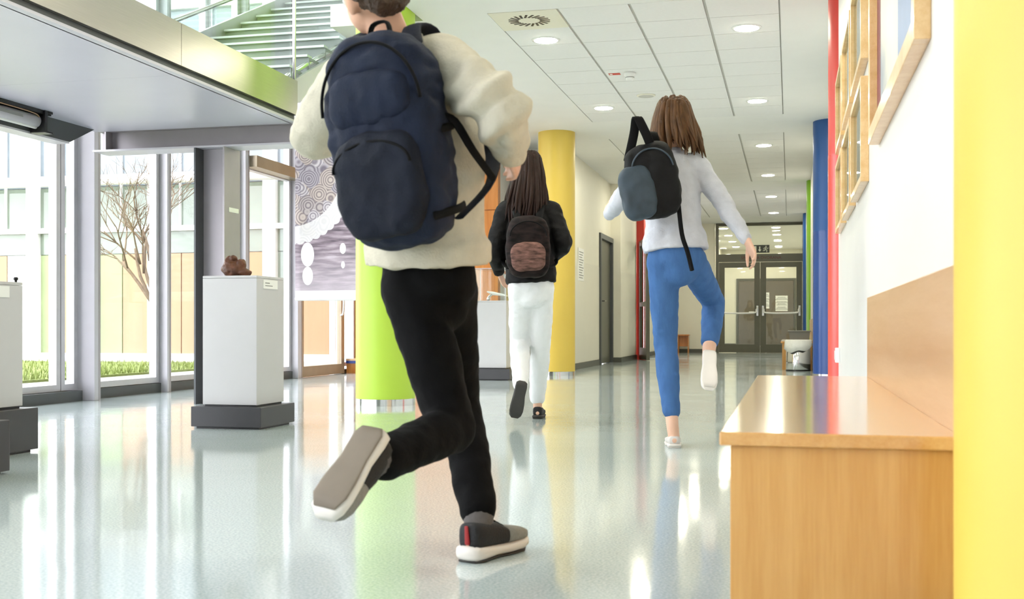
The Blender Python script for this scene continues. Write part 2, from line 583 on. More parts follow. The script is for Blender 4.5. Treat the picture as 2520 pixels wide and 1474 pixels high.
# red pilaster and glazed leaf standing open behind it
struct('trim_2', MB().box(-2.80, -2.66, 21.36, 21.62, 0, ZC), M['red'])
hx, hy = Vector((-2.72, 21.34, 0)), Vector((-2.47, 20.42, 0))
u = (hy - hx).normalized(); w_ = Vector((-u.y, u.x, 0)); L = (hy - hx).length
ax = (u, w_, Vector((0, 0, 1)))
d2 = struct_root('door_2', hx)
mb = MB()
for c, hw, z0, z1 in ((0.05, 0.05, 0.01, 2.2), (L - 0.05, 0.05, 0.01, 2.2)):
    mb.obox(hx + u * c + Vector((0, 0, (z0 + z1) / 2)), ax, hw, 0.03, (z1 - z0) / 2)
for z0, z1 in ((0.01, 0.22), (2.1, 2.2), (0.98, 1.06)):
    mb.obox(hx + u * (L / 2) + Vector((0, 0, (z0 + z1) / 2)), ax, L / 2 - 0.1, 0.03, (z1 - z0) / 2)
mb.build('leaf_frame', M['doorgrey'], d2)
for z0, z1 in ((0.22, 0.98), (1.06, 2.1)):
    MB().obox(hx + u * (L / 2) + Vector((0, 0, (z0 + z1) / 2)), ax, L / 2 - 0.1, 0.006, (z1 - z0) / 2).build('pane', M['glass'], d2)
hp = hx + u * (L - 0.06) + Vector((0, 0, 1.02))
MB().tube([hp + w_ * 0.03, hp + w_ * 0.08, hp + w_ * 0.085 - u * 0.06, hp + w_ * 0.085 - u * 0.13], 0.011).build('door_handle', M['chrome'], d2)

# ---- end doors with transom light
d3 = struct_root('door_3', (-0.68, YE, 0))
DX0, DX1, DXM = -1.70, 0.34, -0.68
mb = MB()
mb.box(DX0, DX0 + 0.07, YE - 0.05, YE + 0.05, 0, ZC - 0.01).box(DX1 - 0.07, DX1, YE - 0.05, YE + 0.05, 0, ZC - 0.01)
mb.box(DX0 + 0.07, DX1 - 0.07, YE - 0.05, YE + 0.05, 2.12, 2.30).box(DX0 + 0.07, DX1 - 0.07, YE - 0.05, YE + 0.05, ZC - 0.07, ZC - 0.01)
mb.build('door_frame', M['doorgrey'], d3)
MB().box(DX0 + 0.07, DX1 - 0.07, YE - 0.006, YE + 0.006, 2.30, ZC - 0.07).build('transom_pane', M['glass'], d3)
for a, b_, s in ((DX0 + 0.075, DXM - 0.004, 1), (DXM + 0.004, DX1 - 0.075, -1)):
    lf = MB().box(a, a + 0.13, YE - 0.03, YE + 0.03, 0.01, 2.11).box(b_ - 0.13, b_, YE - 0.03, YE + 0.03, 0.01, 2.11) \
        .box(a + 0.13, b_ - 0.13, YE - 0.03, YE + 0.03, 0.01, 0.2).box(a + 0.13, b_ - 0.13, YE - 0.03, YE + 0.03, 1.99, 2.11).build('door_leaf', M['doorgrey'], d3)
    MB().box(a + 0.13, b_ - 0.13, YE - 0.005, YE + 0.005, 0.2, 1.99).build('pane', M['glass'], lf)
    bar = MB().tube([(a + 0.06, YE - 0.04, 1.06), (a + 0.08, YE - 0.11, 1.0), (a + 0.15, YE - 0.14, 0.93), (b_ - 0.15, YE - 0.14, 0.93), (b_ - 0.08, YE - 0.11, 1.0), (b_ - 0.06, YE - 0.04, 1.06)], 0.019, n=10, sub=5)
    bar.build('push_bar', M['white'], lf, smooth=True)
    MB().box(a + 0.035, a + 0.085, YE - 0.055, YE - 0.03, 0.86, 1.1).box(b_ - 0.085, b_ - 0.035, YE - 0.055, YE - 0.03, 0.86, 1.1).build('bar_bracket', M['chrome'], lf, bevel=0.006)
text('lettering', 'SPORTNA DVORANA', 0.095, (-0.66, YE - 0.052, 2.21), (math.pi / 2, 0, 0), M['lettering'], d3)

# hall beyond the end doors
HX0, HX1, HY = -2.1, 0.5, 36.6
struct('wall_hall', MB().box(HX0 - 0.15, HX0, YE + 0.15, HY, 0, ZC).box(HX1, HX1 + 0.15, YE + 0.15, HY, 0, ZC).box(HX0 - 0.15, HX1 + 0.15, HY, HY + 0.15, 0, ZC), M['cream'])
struct('ceiling_hall', MB().box(HX0 - 0.15, HX1 + 0.15, YE, HY + 0.15, ZC, 3.2), M['plaster'])
struct('baseboard_hall', MB().box(HX0, HX0 + 0.015, YE + 0.2, HY, 0, 0.085).box(HX0, -1.66, HY - 0.015, HY, 0, 0.085), M['skirting'])
for k, yy in enumerate((29.2, 31.4)):
    dd = struct_root('door_%d' % (5 + k), (HX0, yy, 0))
    MB().box(HX0, HX0 + 0.035, yy, yy + 0.08, 0, 2.05).box(HX0, HX0 + 0.035, yy + 0.92, yy + 1.0, 0, 2.05).box(HX0, HX0 + 0.035, yy, yy + 1.0, 2.05, 2.12).build('door_frame', M['darksteel'], dd)
    MB().box(HX0, HX0 + 0.015, yy + 0.08, yy + 0.92, 0.01, 2.05).build('door_leaf', M['tan'], dd)
d4 = struct_root('door_4', (-0.74, HY, 0))
MB().box(-1.65, -1.58, HY - 0.05, HY, 0, 2.12).box(0.10, 0.17, HY - 0.05, HY, 0, 2.12).box(-1.58, 0.10, HY - 0.05, HY, 2.05, 2.12).build('door_frame', M['doorgrey'], d4)
for a, b_ in ((-1.575, -0.745), (-0.735, 0.095)):
    MB().box(a, b_, HY - 0.04, HY, 0.01, 2.045).build('door_leaf', M['doorleaf'], d4, bevel=0.004)
MB().tube([(-0.80, HY - 0.04, 1.0), (-0.80, HY - 0.09, 1.0), (-0.93, HY - 0.09, 1.0)], 0.012).build('door_handle', M['black'], d4)
MB().box(-1.26, -1.02, HY - 0.045, HY - 0.04, 1.02, 1.09).build('sign_plate', M['white'], d4)
for nm, x0, x1, z0, z1, lab in (('paper_notice', -0.86, -0.60 - 0.04, 1.18, 1.68, 'narrow white paper notice on the grey far door'), ('paper_notice', -0.45, -0.08, 1.10, 1.58, 'wide white paper notice with typed lines on the grey far door')):
    pr = thing(nm, ((x0 + x1) / 2, HY - 0.045, z0), lab, 'notice')
    MB().box(x0, x1, HY - 0.046, HY - 0.0405, z0, z1).build('sheet', M['paper'], pr)
    mb = MB()
    k = 0
    zz = z1 - 0.05
    while zz > z0 + 0.05:
        ww = (x1 - x0) * (0.36 + 0.1 * ((k * 7) % 3) - 0.04)
        cx_ = (x0 + x1) / 2
        if k % 5 != 3:
            mb.box(cx_ - ww, cx_ + ww, HY - 0.0475, HY - 0.046, zz - 0.008, zz + 0.006)
        zz -= 0.034; k += 1
    mb.build('typed_lines', M['print'], pr)

# exit sign hanging before the transom
ex = thing('exit_sign', (-0.66, YE - 0.09, 2.32), 'dark emergency exit sign with running figure above the end doors', 'sign')
EX0, EX1, EZ0, EZ1, EYF = -0.85, -0.47, 2.325, 2.505, YE - 0.075
MB().box(EX0, EX1, EYF, YE - 0.05, EZ0, EZ1).build('sign_panel', M['signgreen'], ex)
fy = EYF
def flat(poly, nm='symbol'):
    MB().prism(poly, 'y', fy - 0.002, fy).build(nm, M['signwhite'], ex)
flat([(EX0 + 0.02, EZ0 + 0.025), (EX0 + 0.085, EZ0 + 0.025), (EX0 + 0.085, EZ1 - 0.025), (EX0 + 0.02, EZ1 - 0.025)], 'door_symbol')
ax_, az_ = EX0 + 0.16, EZ0 + 0.025
flat([(ax_, az_), (ax_ + 0.04, az_ + 0.05), (ax_ + 0.014, az_ + 0.045), (ax_ + 0.014, az_ + 0.12), (ax_ - 0.014, az_ + 0.12), (ax_ - 0.014, az_ + 0.045), (ax_ - 0.04, az_ + 0.05)], 'arrow_symbol')
rx, rz = EX0 + 0.30, EZ0 + 0.02
mb = MB()
mb.prism([(rx + 0.002 + 0.016 * math.cos(a * math.pi / 6), rz + 0.125 + 0.016 * math.sin(a * math.pi / 6)) for a in range(12)], 'y', fy - 0.002, fy)
for a, b_, t_ in (((0, 0.105), (-0.014, 0.06), 0.013), ((-0.014, 0.06), (0.022, 0.04), 0.009), ((0.022, 0.04), (0.018, 0.0), 0.008), ((-0.014, 0.06), (-0.03, 0.03), 0.009), ((-0.03, 0.03), (-0.062, 0.028), 0.008), ((0, 0.1), (-0.04, 0.09), 0.007), ((-0.04, 0.09), (-0.052, 0.06), 0.007), ((0, 0.1), (0.03, 0.075), 0.007), ((0.03, 0.075), (0.052, 0.088), 0.007)):
    va = Vector((rx + a[0], fy - 0.001, rz + a[1])); vb = Vector((rx + b_[0], fy - 0.001, rz + b_[1]))
    uu = (vb - va).normalized()
    mb.obox((va + vb) / 2, (uu, Vector((0, 1, 0)), Vector((-uu.z, 0, uu.x))), (vb - va).length / 2 + t_ * 0.5, 0.001, t_)
mb.build('running_figure_symbol', M['signwhite'], ex)

# ------------------------------------------------------------------ round columns
def column(x, y, h, m1, m2, label, zsplit=1.75, name='round_column'):
    t = thing(name, (x, y, 0), label, 'column')
    MB().lathe([(CR, 0.05), (CR, h)], x, y, 0, 64).build('shaft', m1, t, smooth=True)
    if m2 is not None:
        MB().lathe([(CR + 0.0015, 0.05), (CR + 0.0015, zsplit)], x, y, 0, 64).build('lower_coat', m2, t, smooth=True)
    MB().lathe([(CR + 0.003, 0.0), (CR + 0.003, 0.05)], x, y, 0, 64).build('base_ring', M['chrome'], t, smooth=True)
    for o in t.children:
        md = o.modifiers.new('e', 'EDGE_SPLIT'); md.split_angle = math.radians(40)
    return t
column(CX, COLS[0], ZC, M['yellow'], None, 'big yellow round column in the near right corner by the bench')
column(CX, COLS[1], ZC, M['red'], M['red2'], 'red round column half sunk in the white wall past the pictures', 1.81)
column(CX, COLS[2], ZC, M['blue'], M['blue2'], 'blue round column beside the steel waste bin', 1.73)
column(CX, COLS[3], ZC, M['green'], None, 'green round column behind the blue column by the far bench')
column(CX, COLS[4], ZC, M['blue'], None, 'dark blue round column right beside the end doors')
column(-3.06, 8.41, 6.4, M['lime'], None, 'lime green round column behind the running boy')
column(-2.84, 14.03, ZC, M['yellow'], None, 'yellow round column at the corner of the left wall behind the white trousers')

# ------------------------------------------------------------------ window wall
def window_bay(n, y0, y1, z0=0.09, z1=3.0, z2=6.3, transom=None):
    b = struct_root('window_%d' % n, (XG, y0, 0))
    fr = 0.05
    for za, zb in ((z0, z1), (z1 + 0.06, z2)):
        zs = [za] + ([transom] if transom and za < transom < zb else []) + [zb]
        for a, c in zip(zs, zs[1:]):
            f = MB().box(XG - 0.035, XG + 0.035, y0, y0 + fr, a, c).box(XG - 0.035, XG + 0.035, y1 - fr, y1, a, c) \
                .box(XG - 0.035, XG + 0.035, y0 + fr, y1 - fr, a, a + fr).box(XG - 0.035, XG + 0.035, y0 + fr, y1 - fr, c - fr, c).build('window_frame', M['alu'], b)
            MB().box(XG - 0.006, XG + 0.006, y0 + fr, y1 - fr, a + fr, c - fr).build('pane', M['glass'], f)
    return b
ys = [(-4.0, -2.72), (-2.7, -1.42), (-1.4, -0.12), (-0.1, 1.18), (1.2, 2.48), (2.5, 3.78), (3.8, 5.08), (5.1, 6.38), (6.4, 8.02), (8.03, 8.25), (8.345, 9.49), (9.575, 10.40), (10.41, 11.08), (11.19, 12.36), (13.88, 14.38)]
for i, (a, b_) in enumerate(ys):
    window_bay(i + 1, a, b_, transom=2.35 if i == 13 else None)
struct('trim_3', MB().box(XG - 0.06, XG + 0.10, -4, 8.22, 0, 0.085).box(XG - 0.06, XG + 0.05, 8.34, 12.38, 0, 0.085).box(XG - 0.06, XG + 0.05, 13.88, 14.38, 0, 0.05), M['darksteel'])
struct('trim_4', MB().box(XG - 0.06, XG + 0.06, -4, 14.38, 3.0, 3.06).box(XG - 0.08, XG + 0.08, -4, 14.38, 6.3, 6.42), M['alu'])

def post(y0, y1, dep, label, m):
    t = thing('steel_post', (XG, (y0 + y1) / 2, 0), label, 'post')
    MB().box(XG - 0.06, XG + dep, y0, y0 + 0.02, 0, 6.3).build('flange', m, t)
    MB().box(XG - 0.06, XG + dep, y1 - 0.02, y1, 0, 6.3).build('flange', m, t)
    MB().box(XG + dep - 0.045, XG + dep - 0.03, y0 + 0.02, y1 - 0.02, 0, 6.3).build('web', m, t)
    return t
def fin(y0, y1, dep, label):
    t = thing('steel_post', (XG, (y0 + y1) / 2, 0), label, 'post')
    MB().box(XG - 0.06, XG + dep, y0, y1 - 0.03, 0, 6.3).build('shaft', M['lightsteel'], t, bevel=0.003)
    MB().box(XG - 0.06, XG + dep, y1 - 0.03, y1, 0, 6.3).build('cover_strip', M['greysteel'], t)
    return t
fin(8.25, 8.335, 0.19, 'broad pale grey steel post beside the beam end at the left windows')
fin(9.5, 9.565, 0.115, 'slim pale steel post between two panes left of the steel stanchion')
fin(11.09, 11.18, 0.10, 'thin pale mullion post just right of the steel stanchion')
fin(12.37, 12.49, 0.12, 'pale aluminium post left of the glass door and hanging banner')

# glass door in the window wall
d7 = struct_root('door_7', (XG, 12.5, 0))
def dframe(y0, y1, z0, z1, w, x=XG, t=0.03):
    return MB().box(x - t, x + t, y0, y0 + w, z0, z1).box(x - t, x + t, y1 - w, y1, z0, z1).box(x - t, x + t, y0 + w, y1 - w, z0, z0 + w * 1.25).box(x - t, x + t, y0 + w, y1 - w, z1 - w, z1)
lf = dframe(12.5, 13.87, 0.005, 2.30, 0.10, XG + 0.06).build('door_leaf', M['bronze'], d7)
MB().box(XG + 0.055, XG + 0.065, 12.6, 13.77, 0.13, 2.2).build('pane', M['glass'], lf)
MB().tube([(XG + 0.1, 13.72, 0.75), (XG + 0.14, 13.72, 0.8), (XG + 0.14, 13.72, 1.15), (XG + 0.1, 13.72, 1.2)], 0.014).build('door_handle', M['chrome'], lf, smooth=True)
MB().box(XG - 0.08, XG + 0.18, 11.19, 13.88, 2.31, 2.43).build('door_header', M['bronze'], d7)
dframe(12.5, 13.87, 2.44, 2.99, 0.06).build('window_frame', M['alu'], d7)
MB().box(XG - 0.006, XG + 0.006, 12.56, 13.81, 2.52, 2.93).build('pane', M['glass'], d7)
dframe(12.5, 13.87, 3.06, 6.3, 0.06).build('window_frame', M['alu'], d7)
MB().box(XG - 0.006, XG + 0.006, 12.56, 13.81, 3.14, 6.24).build('pane', M['glass'], d7)

# orange wood wall across the end of the atrium
ww = struct_root('wall_wood', (-4.6, 14.4, 0))
MB().box(XG, -3.70, 14.42, 14.55, 0, ZC).build('backing', M['orange'], ww)
xs = [XG + 0.01 + i * (2.00 / 4) for i in range(5)]
for a, b_ in zip(xs, xs[1:]):
    for z0, z1 in ((0.0, 2.12), (2.13, ZC)):
        MB().box(a + 0.003, b_ - 0.003, 14.40, 14.42, z0, z1).build('wood_panel', M['orange'], ww, bevel=0.002)
pf = thing('low_platform', (-4.6, 14.1, 0), 'low wooden platform with blue edge along the orange wood wall', 'platform')
for i in range(4):
    a = -5.6 + i * 0.485
    MB().box(a, a + 0.479, 13.92, 14.38, 0.0, 0.13).build('front_board', M['orange'], pf)
MB().box(-5.6, -3.66, 13.90, 14.385, 0.13, 0.165).build('edge_strip', M['navyedge'], pf)
MB().box(-5.6, -3.66, 13.90, 14.385, 0.166, 0.19).build('top_board', M['backrest'], pf)

# ------------------------------------------------------------------ stair landing, beams, stanchion
LZ0, LZ1, LY0, LY1, LX0 = 2.155, 2.45, 1.0, 8.02, -5.34
ld = thing('stair_landing', (-4.5, 5, LZ0), 'stainless steel clad stair landing crossing the upper left', 'landing')
MB().box(LX0, XL - 0.03, LY0, LY1, LZ0 + 0.006, LZ1).build('slab', M['darksteel'], ld)
for a, b_ in ((1.0, 2.9), (2.9, 4.6), (4.6, 6.32), (6.32, LY1)):
    MB().box(XL - 0.028, XL, a + 0.002, b_ - 0.002, LZ0 + 0.045, LZ1 + 0.01).build('fascia_panel', M['steel'], ld)
    MB().box(LX0, XL - 0.05, a + 0.001, b_ - 0.001, LZ0 - 0.012, LZ0 + 0.005).build('soffit_panel', M['soffit'], ld)
MB().box(XL - 0.06, XL - 0.004, LY0, LY1 + 0.02, LZ0 - 0.012, LZ0 + 0.004).build('edge_lip', M['lightsteel'], ld)
for a, b_ in ((1.0, 3.3), (3.31, 5.6), (5.61, 7.98)):
    MB().box(XL - 0.05, XL - 0.034, a, b_, LZ1 + 0.01, LZ1 + 1.0).build('glass_panel', M['glassgreen'], ld)
MB().tube([(XL - 0.042, 1.0, LZ1 + 1.0), (XL - 0.042, 8.0, LZ1 + 1.0)], 0.022, n=12).build('handrail', M['chrome'], ld, smooth=True)

bm = thing('steel_beam', (-4.5, 8.2, 2.0), 'grey steel cross beam under the landing end', 'beam')
BX0, BX1 = -5.42, -3.3
MB().box(BX0, BX1, 8.09, 8.31, 2.0, 2.015).build('bottom_flange', M['lightsteel'], bm)
MB().box(BX0 + 0.02, BX1, 8.193, 8.207, 2.015, 2.165).build('web', M['greysteel'], bm)
MB().box(BX0 + 0.02, BX1, 8.09, 8.31, 2.165, 2.18).build('top_flange', M['greysteel'], bm)
MB().box(BX0 + 0.10, BX0 + 0.112, 8.1, 8.3, 2.015, 2.165).build('stiffener', M['greysteel'], bm)

sc_ = thing('steel_stanchion', (-4.385, 8.2, 0), 'grey H-section steel stanchion behind the middle pedestal', 'stanchion')
SX, SY = -4.385, 8.20
MB().box(SX - 0.13, SX - 0.115, SY - 0.13, SY + 0.13, 0, 1.999).build('flange', M['darksteel'], sc_)
MB().box(SX + 0.115, SX + 0.13, SY - 0.13, SY + 0.13, 0, 1.999).build('flange', M['greysteel'], sc_)
MB().box(SX - 0.115, SX + 0.115, SY - 0.006, SY + 0.006, 0, 1.999).build('web', M['greysteel'], sc_)
MB().box(SX + 0.13, SX + 0.134, SY - 0.06, SY + 0.10, 1.50, 1.535).build('label_plate', M['paper'], sc_)

eb = thing('edge_beam', (-5.3, 6, 2.0), 'dark grey edge beam with slanted end at the left window top', 'beam')
MB().prism([(1.0, 2.0), (7.61, 2.0), (7.93, 2.15), (1.0, 2.15)], 'x', -5.335, -5.29).build('web', M['darksteel'], eb)
MB().box(-5.42, -5.29, 1.0, 7.6, 1.985, 1.999).build('bottom_flange', M['lightsteel'], eb)
MB().prism([(7.61, 1.999), (7.93, 2.149), (7.93, 2.154), (7.61, 2.004)], 'x', -5.42, -5.336).build('end_plate', M['darksteel'], eb)

lt = thing('roller_screen', (-5.2, 5, 2.0), 'silver roller tube in a black bracket under the landing', 'roller')
RXc, RZc = -5.215, 2.065
MB().box(-5.289, -5.16, 2.5, 7.2, 2.115, 2.142).build('mounting_rail', M['black'], lt)
MB().lathe([(0.046, 0), (0.046, 4.58)], 0, 0, 0, 28).build('roller_tube', M['lightsteel'], lt, smooth=True)
o = lt.children[-1]
o.matrix_parent_inverse = Matrix.Identity(4)
o.rotation_euler = (-math.pi / 2, 0, 0)
o.location = Vector((RXc, 2.52, RZc)) - lt.location
MB().box(RXc + 0.0455, RXc + 0.048, 6.25, 6.9, RZc - 0.008, RZc + 0.014).build('type_label', M['print'], lt)
MB().tube([(RXc, 2.55, RZc - 0.042), (RXc, 7.1, RZc - 0.042)], 0.014, n=10).build('bottom_bar', M['white'], lt, smooth=True)
mbk = MB().box(-5.27, -5.145, 7.11, 7.14, 1.985, 2.142).box(-5.27, -5.145, 7.14, 7.20, 2.125, 2.142).box(-5.27, -5.145, 7.14, 7.20, 1.985, 1.998).box(-5.27, -5.255, 7.14, 7.20, 1.998, 2.125)
mbk.build('bracket', M['black'], lt, bevel=0.003)
MB().ell((RXc, 7.155, RZc), 0.035, 0.012, 0.045).build('end_cap', M['white'], lt, smooth=True)
MB().tube([(-5.17, 6.5, 2.112), (-5.16, 6.9, 2.108), (-5.165, 7.05, 2.10), (-5.19, 7.105, 2.08)], 0.004).build('cable', M['tan'], lt)

# staircase above the landing
st = thing('staircase', (-4.45, 8.1, LZ1), 'grey glass sided staircase rising behind the steel landing', 'staircase')
SXL, SXR, RUN, RISE, NST = -5.16, -3.68, 0.33, 0.154, 14
for i in range(NST):
    yy = 8.1 + i * RUN
    z = LZ1 + i * RISE
    s = MB().box(SXL + 0.03, SXR - 0.03, yy, yy + 0.015, z, z + RISE - 0.02).box(SXL + 0.03, SXR - 0.03, yy + 0.015, yy + RUN, z + RISE - 0.04, z + RISE - 0.015).build('step', M['tread'], st)
    MB().box(SXL + 0.03, SXR - 0.03, yy - 0.03, yy + 0.06, z + RISE - 0.018, z + RISE).build('nosing', M['nosing'], s)
yA, yB = 8.06, 8.1 + NST * RUN
zA, zB = LZ1, LZ1 + NST * RISE
for x in (SXL, SXR):
    up_e = 0.22 if x == SXL else 0.03
    MB().prism([(yA, zA - 0.16), (yB, zB - 0.16), (yB, zB + up_e), (yA, zA + up_e)], 'x', x - 0.015, x + 0.015).build('stringer', M['alu'], st)
    k = 3
    for j in range(k):
        a = yA + (yB - yA) * j / k + 0.01; c = yA + (yB - yA) * (j + 1) / k - 0.01
        za = zA + (zB - zA) * j / k; zc = zA + (zB - zA) * (j + 1) / k
        MB().prism([(a, za + up_e), (c, zc + up_e), (c, zc + 1.0), (a, za + 1.0)], 'x', x - 0.008, x + 0.008).build('glass_panel', M['glassgreen'], st)
    MB().tube([(x, yA, zA + 1.02), (x, yB, zB + 1.02)], 0.024, n=12).build('handrail', M['chrome'], st, smooth=True)
    MB().tube([(x + (0.05 if x == SXL else -0.05), yA, zA + (0.42 if x == SXL else 0.06)), (x + (0.05 if x == SXL else -0.05), yB, zB + (0.42 if x == SXL else 0.06))], 0.02, n=12).build('rail', M['chrome'], st, smooth=True)
MB().tube([(SXR + 0.02, 8.045, LZ1), (SXR + 0.02, 8.045, LZ1 + 1.05)], 0.014, n=10).build('newel_post', M['chrome'], st, smooth=True)

# ------------------------------------------------------------------ hanging banner
def banner_material():
    m, nt, b = new_mat('lace_print')
    N, Lk = nt.nodes.new, nt.links.new
    tc = N('ShaderNodeTexCoord')
    sp = N('ShaderNodeSeparateXYZ'); Lk(tc.outputs['Object'], sp.inputs[0])
    def math_(op, a, c=None):
        q = N('ShaderNodeMath'); q.operation = op
        for i, s in enumerate((a, c)):
            if s is None: continue
            if isinstance(s, (int, float)): q.inputs[i].default_value = s
            else: Lk(s, q.inputs[i])
        return q.outputs[0]
    def ramp(fac, stops, interp='LINEAR'):
        r = N('ShaderNodeValToRGB'); r.color_ramp.interpolation = interp
        els = r.color_ramp.elements
        while len(els) < len(stops): els.new(0.5)
        for e, (p, c) in zip(els, stops):
            e.position = p; e.color = (lin(c) if isinstance(c, str) else [c] * 3) + [1]
        Lk(fac, r.inputs[0]); return r.outputs[0]
    def mixc(f, a, c):
        q = N('ShaderNodeMix'); q.data_type = 'RGBA'
        Lk(f, q.inputs[0]); 
        for s, i in ((a, 6), (c, 7)):
            if isinstance(s, str): q.inputs[i].default_value = lin(s) + [1]
            else: Lk(s, q.inputs[i])
        return q.outputs[2]
    X, Z = sp.outputs[0], sp.outputs[2]      # banner local: x 0..1, z 0..1.85
    nz = N('ShaderNodeTexNoise'); nz.inputs['Scale'].default_value = 3.0; nz.inputs['Detail'].default_value = 6
    mp = N('ShaderNodeMapping'); mp.inputs['Scale'].default_value = (1.2, 1, 9); Lk(tc.outputs['Object'], mp.inputs[0]); Lk(mp.outputs[0], nz.inputs['Vector'])
    planks = ramp(nz.outputs['Fac'], [(0.30, '#4E4450'), (0.46, '#7E6E7A'), (0.60, '#A898A4'), (0.75, '#C9BEC8')])
    fade = ramp(math_('MULTIPLY', Z, 0.9), [(0.10, 1.0), (0.55, 0.0)])
    planks = mixc(math_('MULTIPLY', fade, 0.6), planks, '#D6CCD6')
    # lace disc
    dx = math_('SUBTRACT', X, -0.08); dz = math_('SUBTRACT', Z, 1.42)
    vr = N('ShaderNodeTexVoronoi'); vr.inputs['Scale'].default_value = 6.5
    mp2 = N('ShaderNodeMapping'); mp2.inputs['Scale'].default_value = (1, 0, 1); Lk(tc.outputs['Object'], mp2.inputs[0]); Lk(mp2.outputs[0], vr.inputs['Vector'])
    ringw = math_('MULTIPLY', math_('SINE', math_('MULTIPLY', vr.outputs['Distance'], 42.0)), 0.5)
    ringw = math_('ADD', ringw, 0.5)
    lace = ramp(ringw, [(0.0, '#8E8690'), (0.5, '#BFB8BD'), (1.0, '#D8D3D6')])
    tint = N('ShaderNodeMix'); tint.data_type = 'RGBA'; tint.blend_type = 'MULTIPLY'; tint.inputs[0].default_value = 0.55
    sc = N('ShaderNodeSeparateColor'); Lk(vr.outputs['Color'], sc.inputs[0])
    tone = ramp(sc.outputs[0], [(0.0, '#A49AAE'), (0.3, '#EEEAEE'), (0.55, '#DCC6AC'), (0.8, '#B8A69E')], 'CONSTANT')
    Lk(lace, tint.inputs[6]); Lk(tone, tint.inputs[7])
    dist = math_('SQRT', math_('ADD', math_('MULTIPLY', dx, dx), math_('MULTIPLY', dz, dz)))
    ang = math_('ARCTAN2', dz, dx)
    scal = math_('MULTIPLY', math_('ABSOLUTE', math_('SINE', math_('MULTIPLY', ang, 26.0))), 0.022)
    edge = math_('ADD', scal, 0.80)
    inside = math_('LESS_THAN', dist, edge)
    rim = math_('GREATER_THAN', dist, 0.62)
    lacec = mixc(math_('MULTIPLY', rim, 0.75), tint.outputs[2], '#EDEBEC')
    col = mixc(inside, planks, lacec)
    for ex_, ez_, ea, eb_ in ((0.14, 0.50, 0.075, 0.13), (0.55, 0.56, 0.036, 0.058), (0.55, 0.385, 0.022, 0.038), (0.14, 0.27, 0.06, 0.10)):
        a = math_('DIVIDE', math_('SUBTRACT', X, ex_), ea); c = math_('DIVIDE', math_('SUBTRACT', Z, ez_), eb_)
        q = math_('LESS_THAN', math_('ADD', math_('MULTIPLY', a, a), math_('MULTIPLY', c, c)), 1.0)
        col = mixc(q, col, '#F8F6F4')
    col = mixc(math_('LESS_THAN', Z, 0.11), col, '#FBFAFB')
    Lk(col, b.inputs['Base Color'])
    b.inputs['Roughness'].default_value = 0.5
    return m
BL = Vector((-5.22, 11.5, 0.885))
bn = thing('hanging_banner', BL, 'hanging fabric banner printed with white lace doilies before the glass door', 'banner')
mb = MB()
nx, nz_ = 16, 24
vs, fs = [], []
for side_ in (0, 1):
    for j in range(nz_ + 1):
        for i in range(nx + 1):
            x = i / nx * 1.0; z = j / nz_ * 1.85
            vs.append((x, (0.012 * math.sin(x * 5.0) + 0.004 * math.sin(z * 7)) + (0.003 if side_ else 0), z))
m1 = (nx + 1) * (nz_ + 1)
for j in range(nz_):
    for i in range(nx):
        a = j * (nx + 1) + i
        fs.append((a, a + 1, a + nx + 2, a + nx + 1)); fs.append((m1 + a, m1 + a + nx + 1, m1 + a + nx + 2, m1 + a + 1))
for i in range(nx):
    fs.append((i, m1 + i, m1 + i + 1, i + 1)); t0 = nz_ * (nx + 1) + i; fs.append((t0, t0 + 1, m1 + t0 + 1, m1 + t0))
for j in range(nz_):
    a = j * (nx + 1); c = a + nx; fs.append((a, a + nx + 1, m1 + a + nx + 1, m1 + a)); fs.append((c, m1 + c, m1 + c + nx + 1, c + nx + 1))
MB().add(vs, fs).build('printed_cloth', banner_material(), bn, local=True, smooth=True)
MB().tube([(0, 0, 0.02), (1.0, 0, 0.02)], 0.016, n=10).build('bottom_rod', M['white'], bn, local=True, smooth=True)
MB().tube([(-0.02, 0, 1.85), (1.02, 0, 1.85)], 0.014, n=10).build('top_rod', M['alu'], bn, local=True, smooth=True)
for x in (0.15, 0.85):
    MB().tube([(x, 0, 1.86), (x, 0, 3.215)], 0.002, n=6).build('hanging_wire', M['alu'], bn, local=True)

# ------------------------------------------------------------------ display pedestals
def pedestal(x0, x1, y0, y1, hb, top, label, inset=0.05, plate=True, box=True):
    t = thing('display_pedestal', ((x0 + x1) / 2, (y0 + y1) / 2, 0), label, 'pedestal')
    MB().box(x0 + 0.025, x1 - 0.025, y0 + 0.025, y1 - 0.025, 0.0, 0.015).build('foot', M['black'], t)
    MB().box(x0, x1, y0, y1, 0.012, hb).build('base', M['plinth'], t, bevel=0.003)
    MB().box(x0 + inset + 0.01, x1 - inset - 0.01, y0 + inset + 0.01, y1 - inset - 0.01, hb, hb + 0.012).build('shadow_gap', M['black'], t)
    MB().box(x0 + inset, x1 - inset, y0 + inset, y1 - inset, hb + 0.01, top - 0.016).build('body', M['pedestal'], t, bevel=0.002)
    MB().box(x0 + inset, x1 - inset, y0 + inset, y1 - inset, top - 0.015, top).build('top_board', M['pedestal'], t, bevel=0.002)
    if plate:
        xp = x1 - inset
        yc = (y0 + y1) / 2 - 0.01
        pl = MB().box(xp, xp + 0.004, yc - 0.09, yc + 0.10, top - 0.075, top - 0.022).build('label_card', M['paper'], t)
        MB().box(xp + 0.004, xp + 0.0045, yc - 0.07, yc - 0.01, top - 0.044, top - 0.038).box(xp + 0.004, xp + 0.0045, yc - 0.07, yc + 0.03, top - 0.060, top - 0.055).build('typed_lines', M['print'], pl)
    return t
pedestal(-3.45, -3.00, 6.13, 6.60, 0.13, 0.905, 'pale grey display pedestal carrying the brown clay lump')
pedestal(-4.02, -3.54, 4.36, 4.84, 0.212, 0.815, 'pale grey display pedestal cut off by the left picture edge')
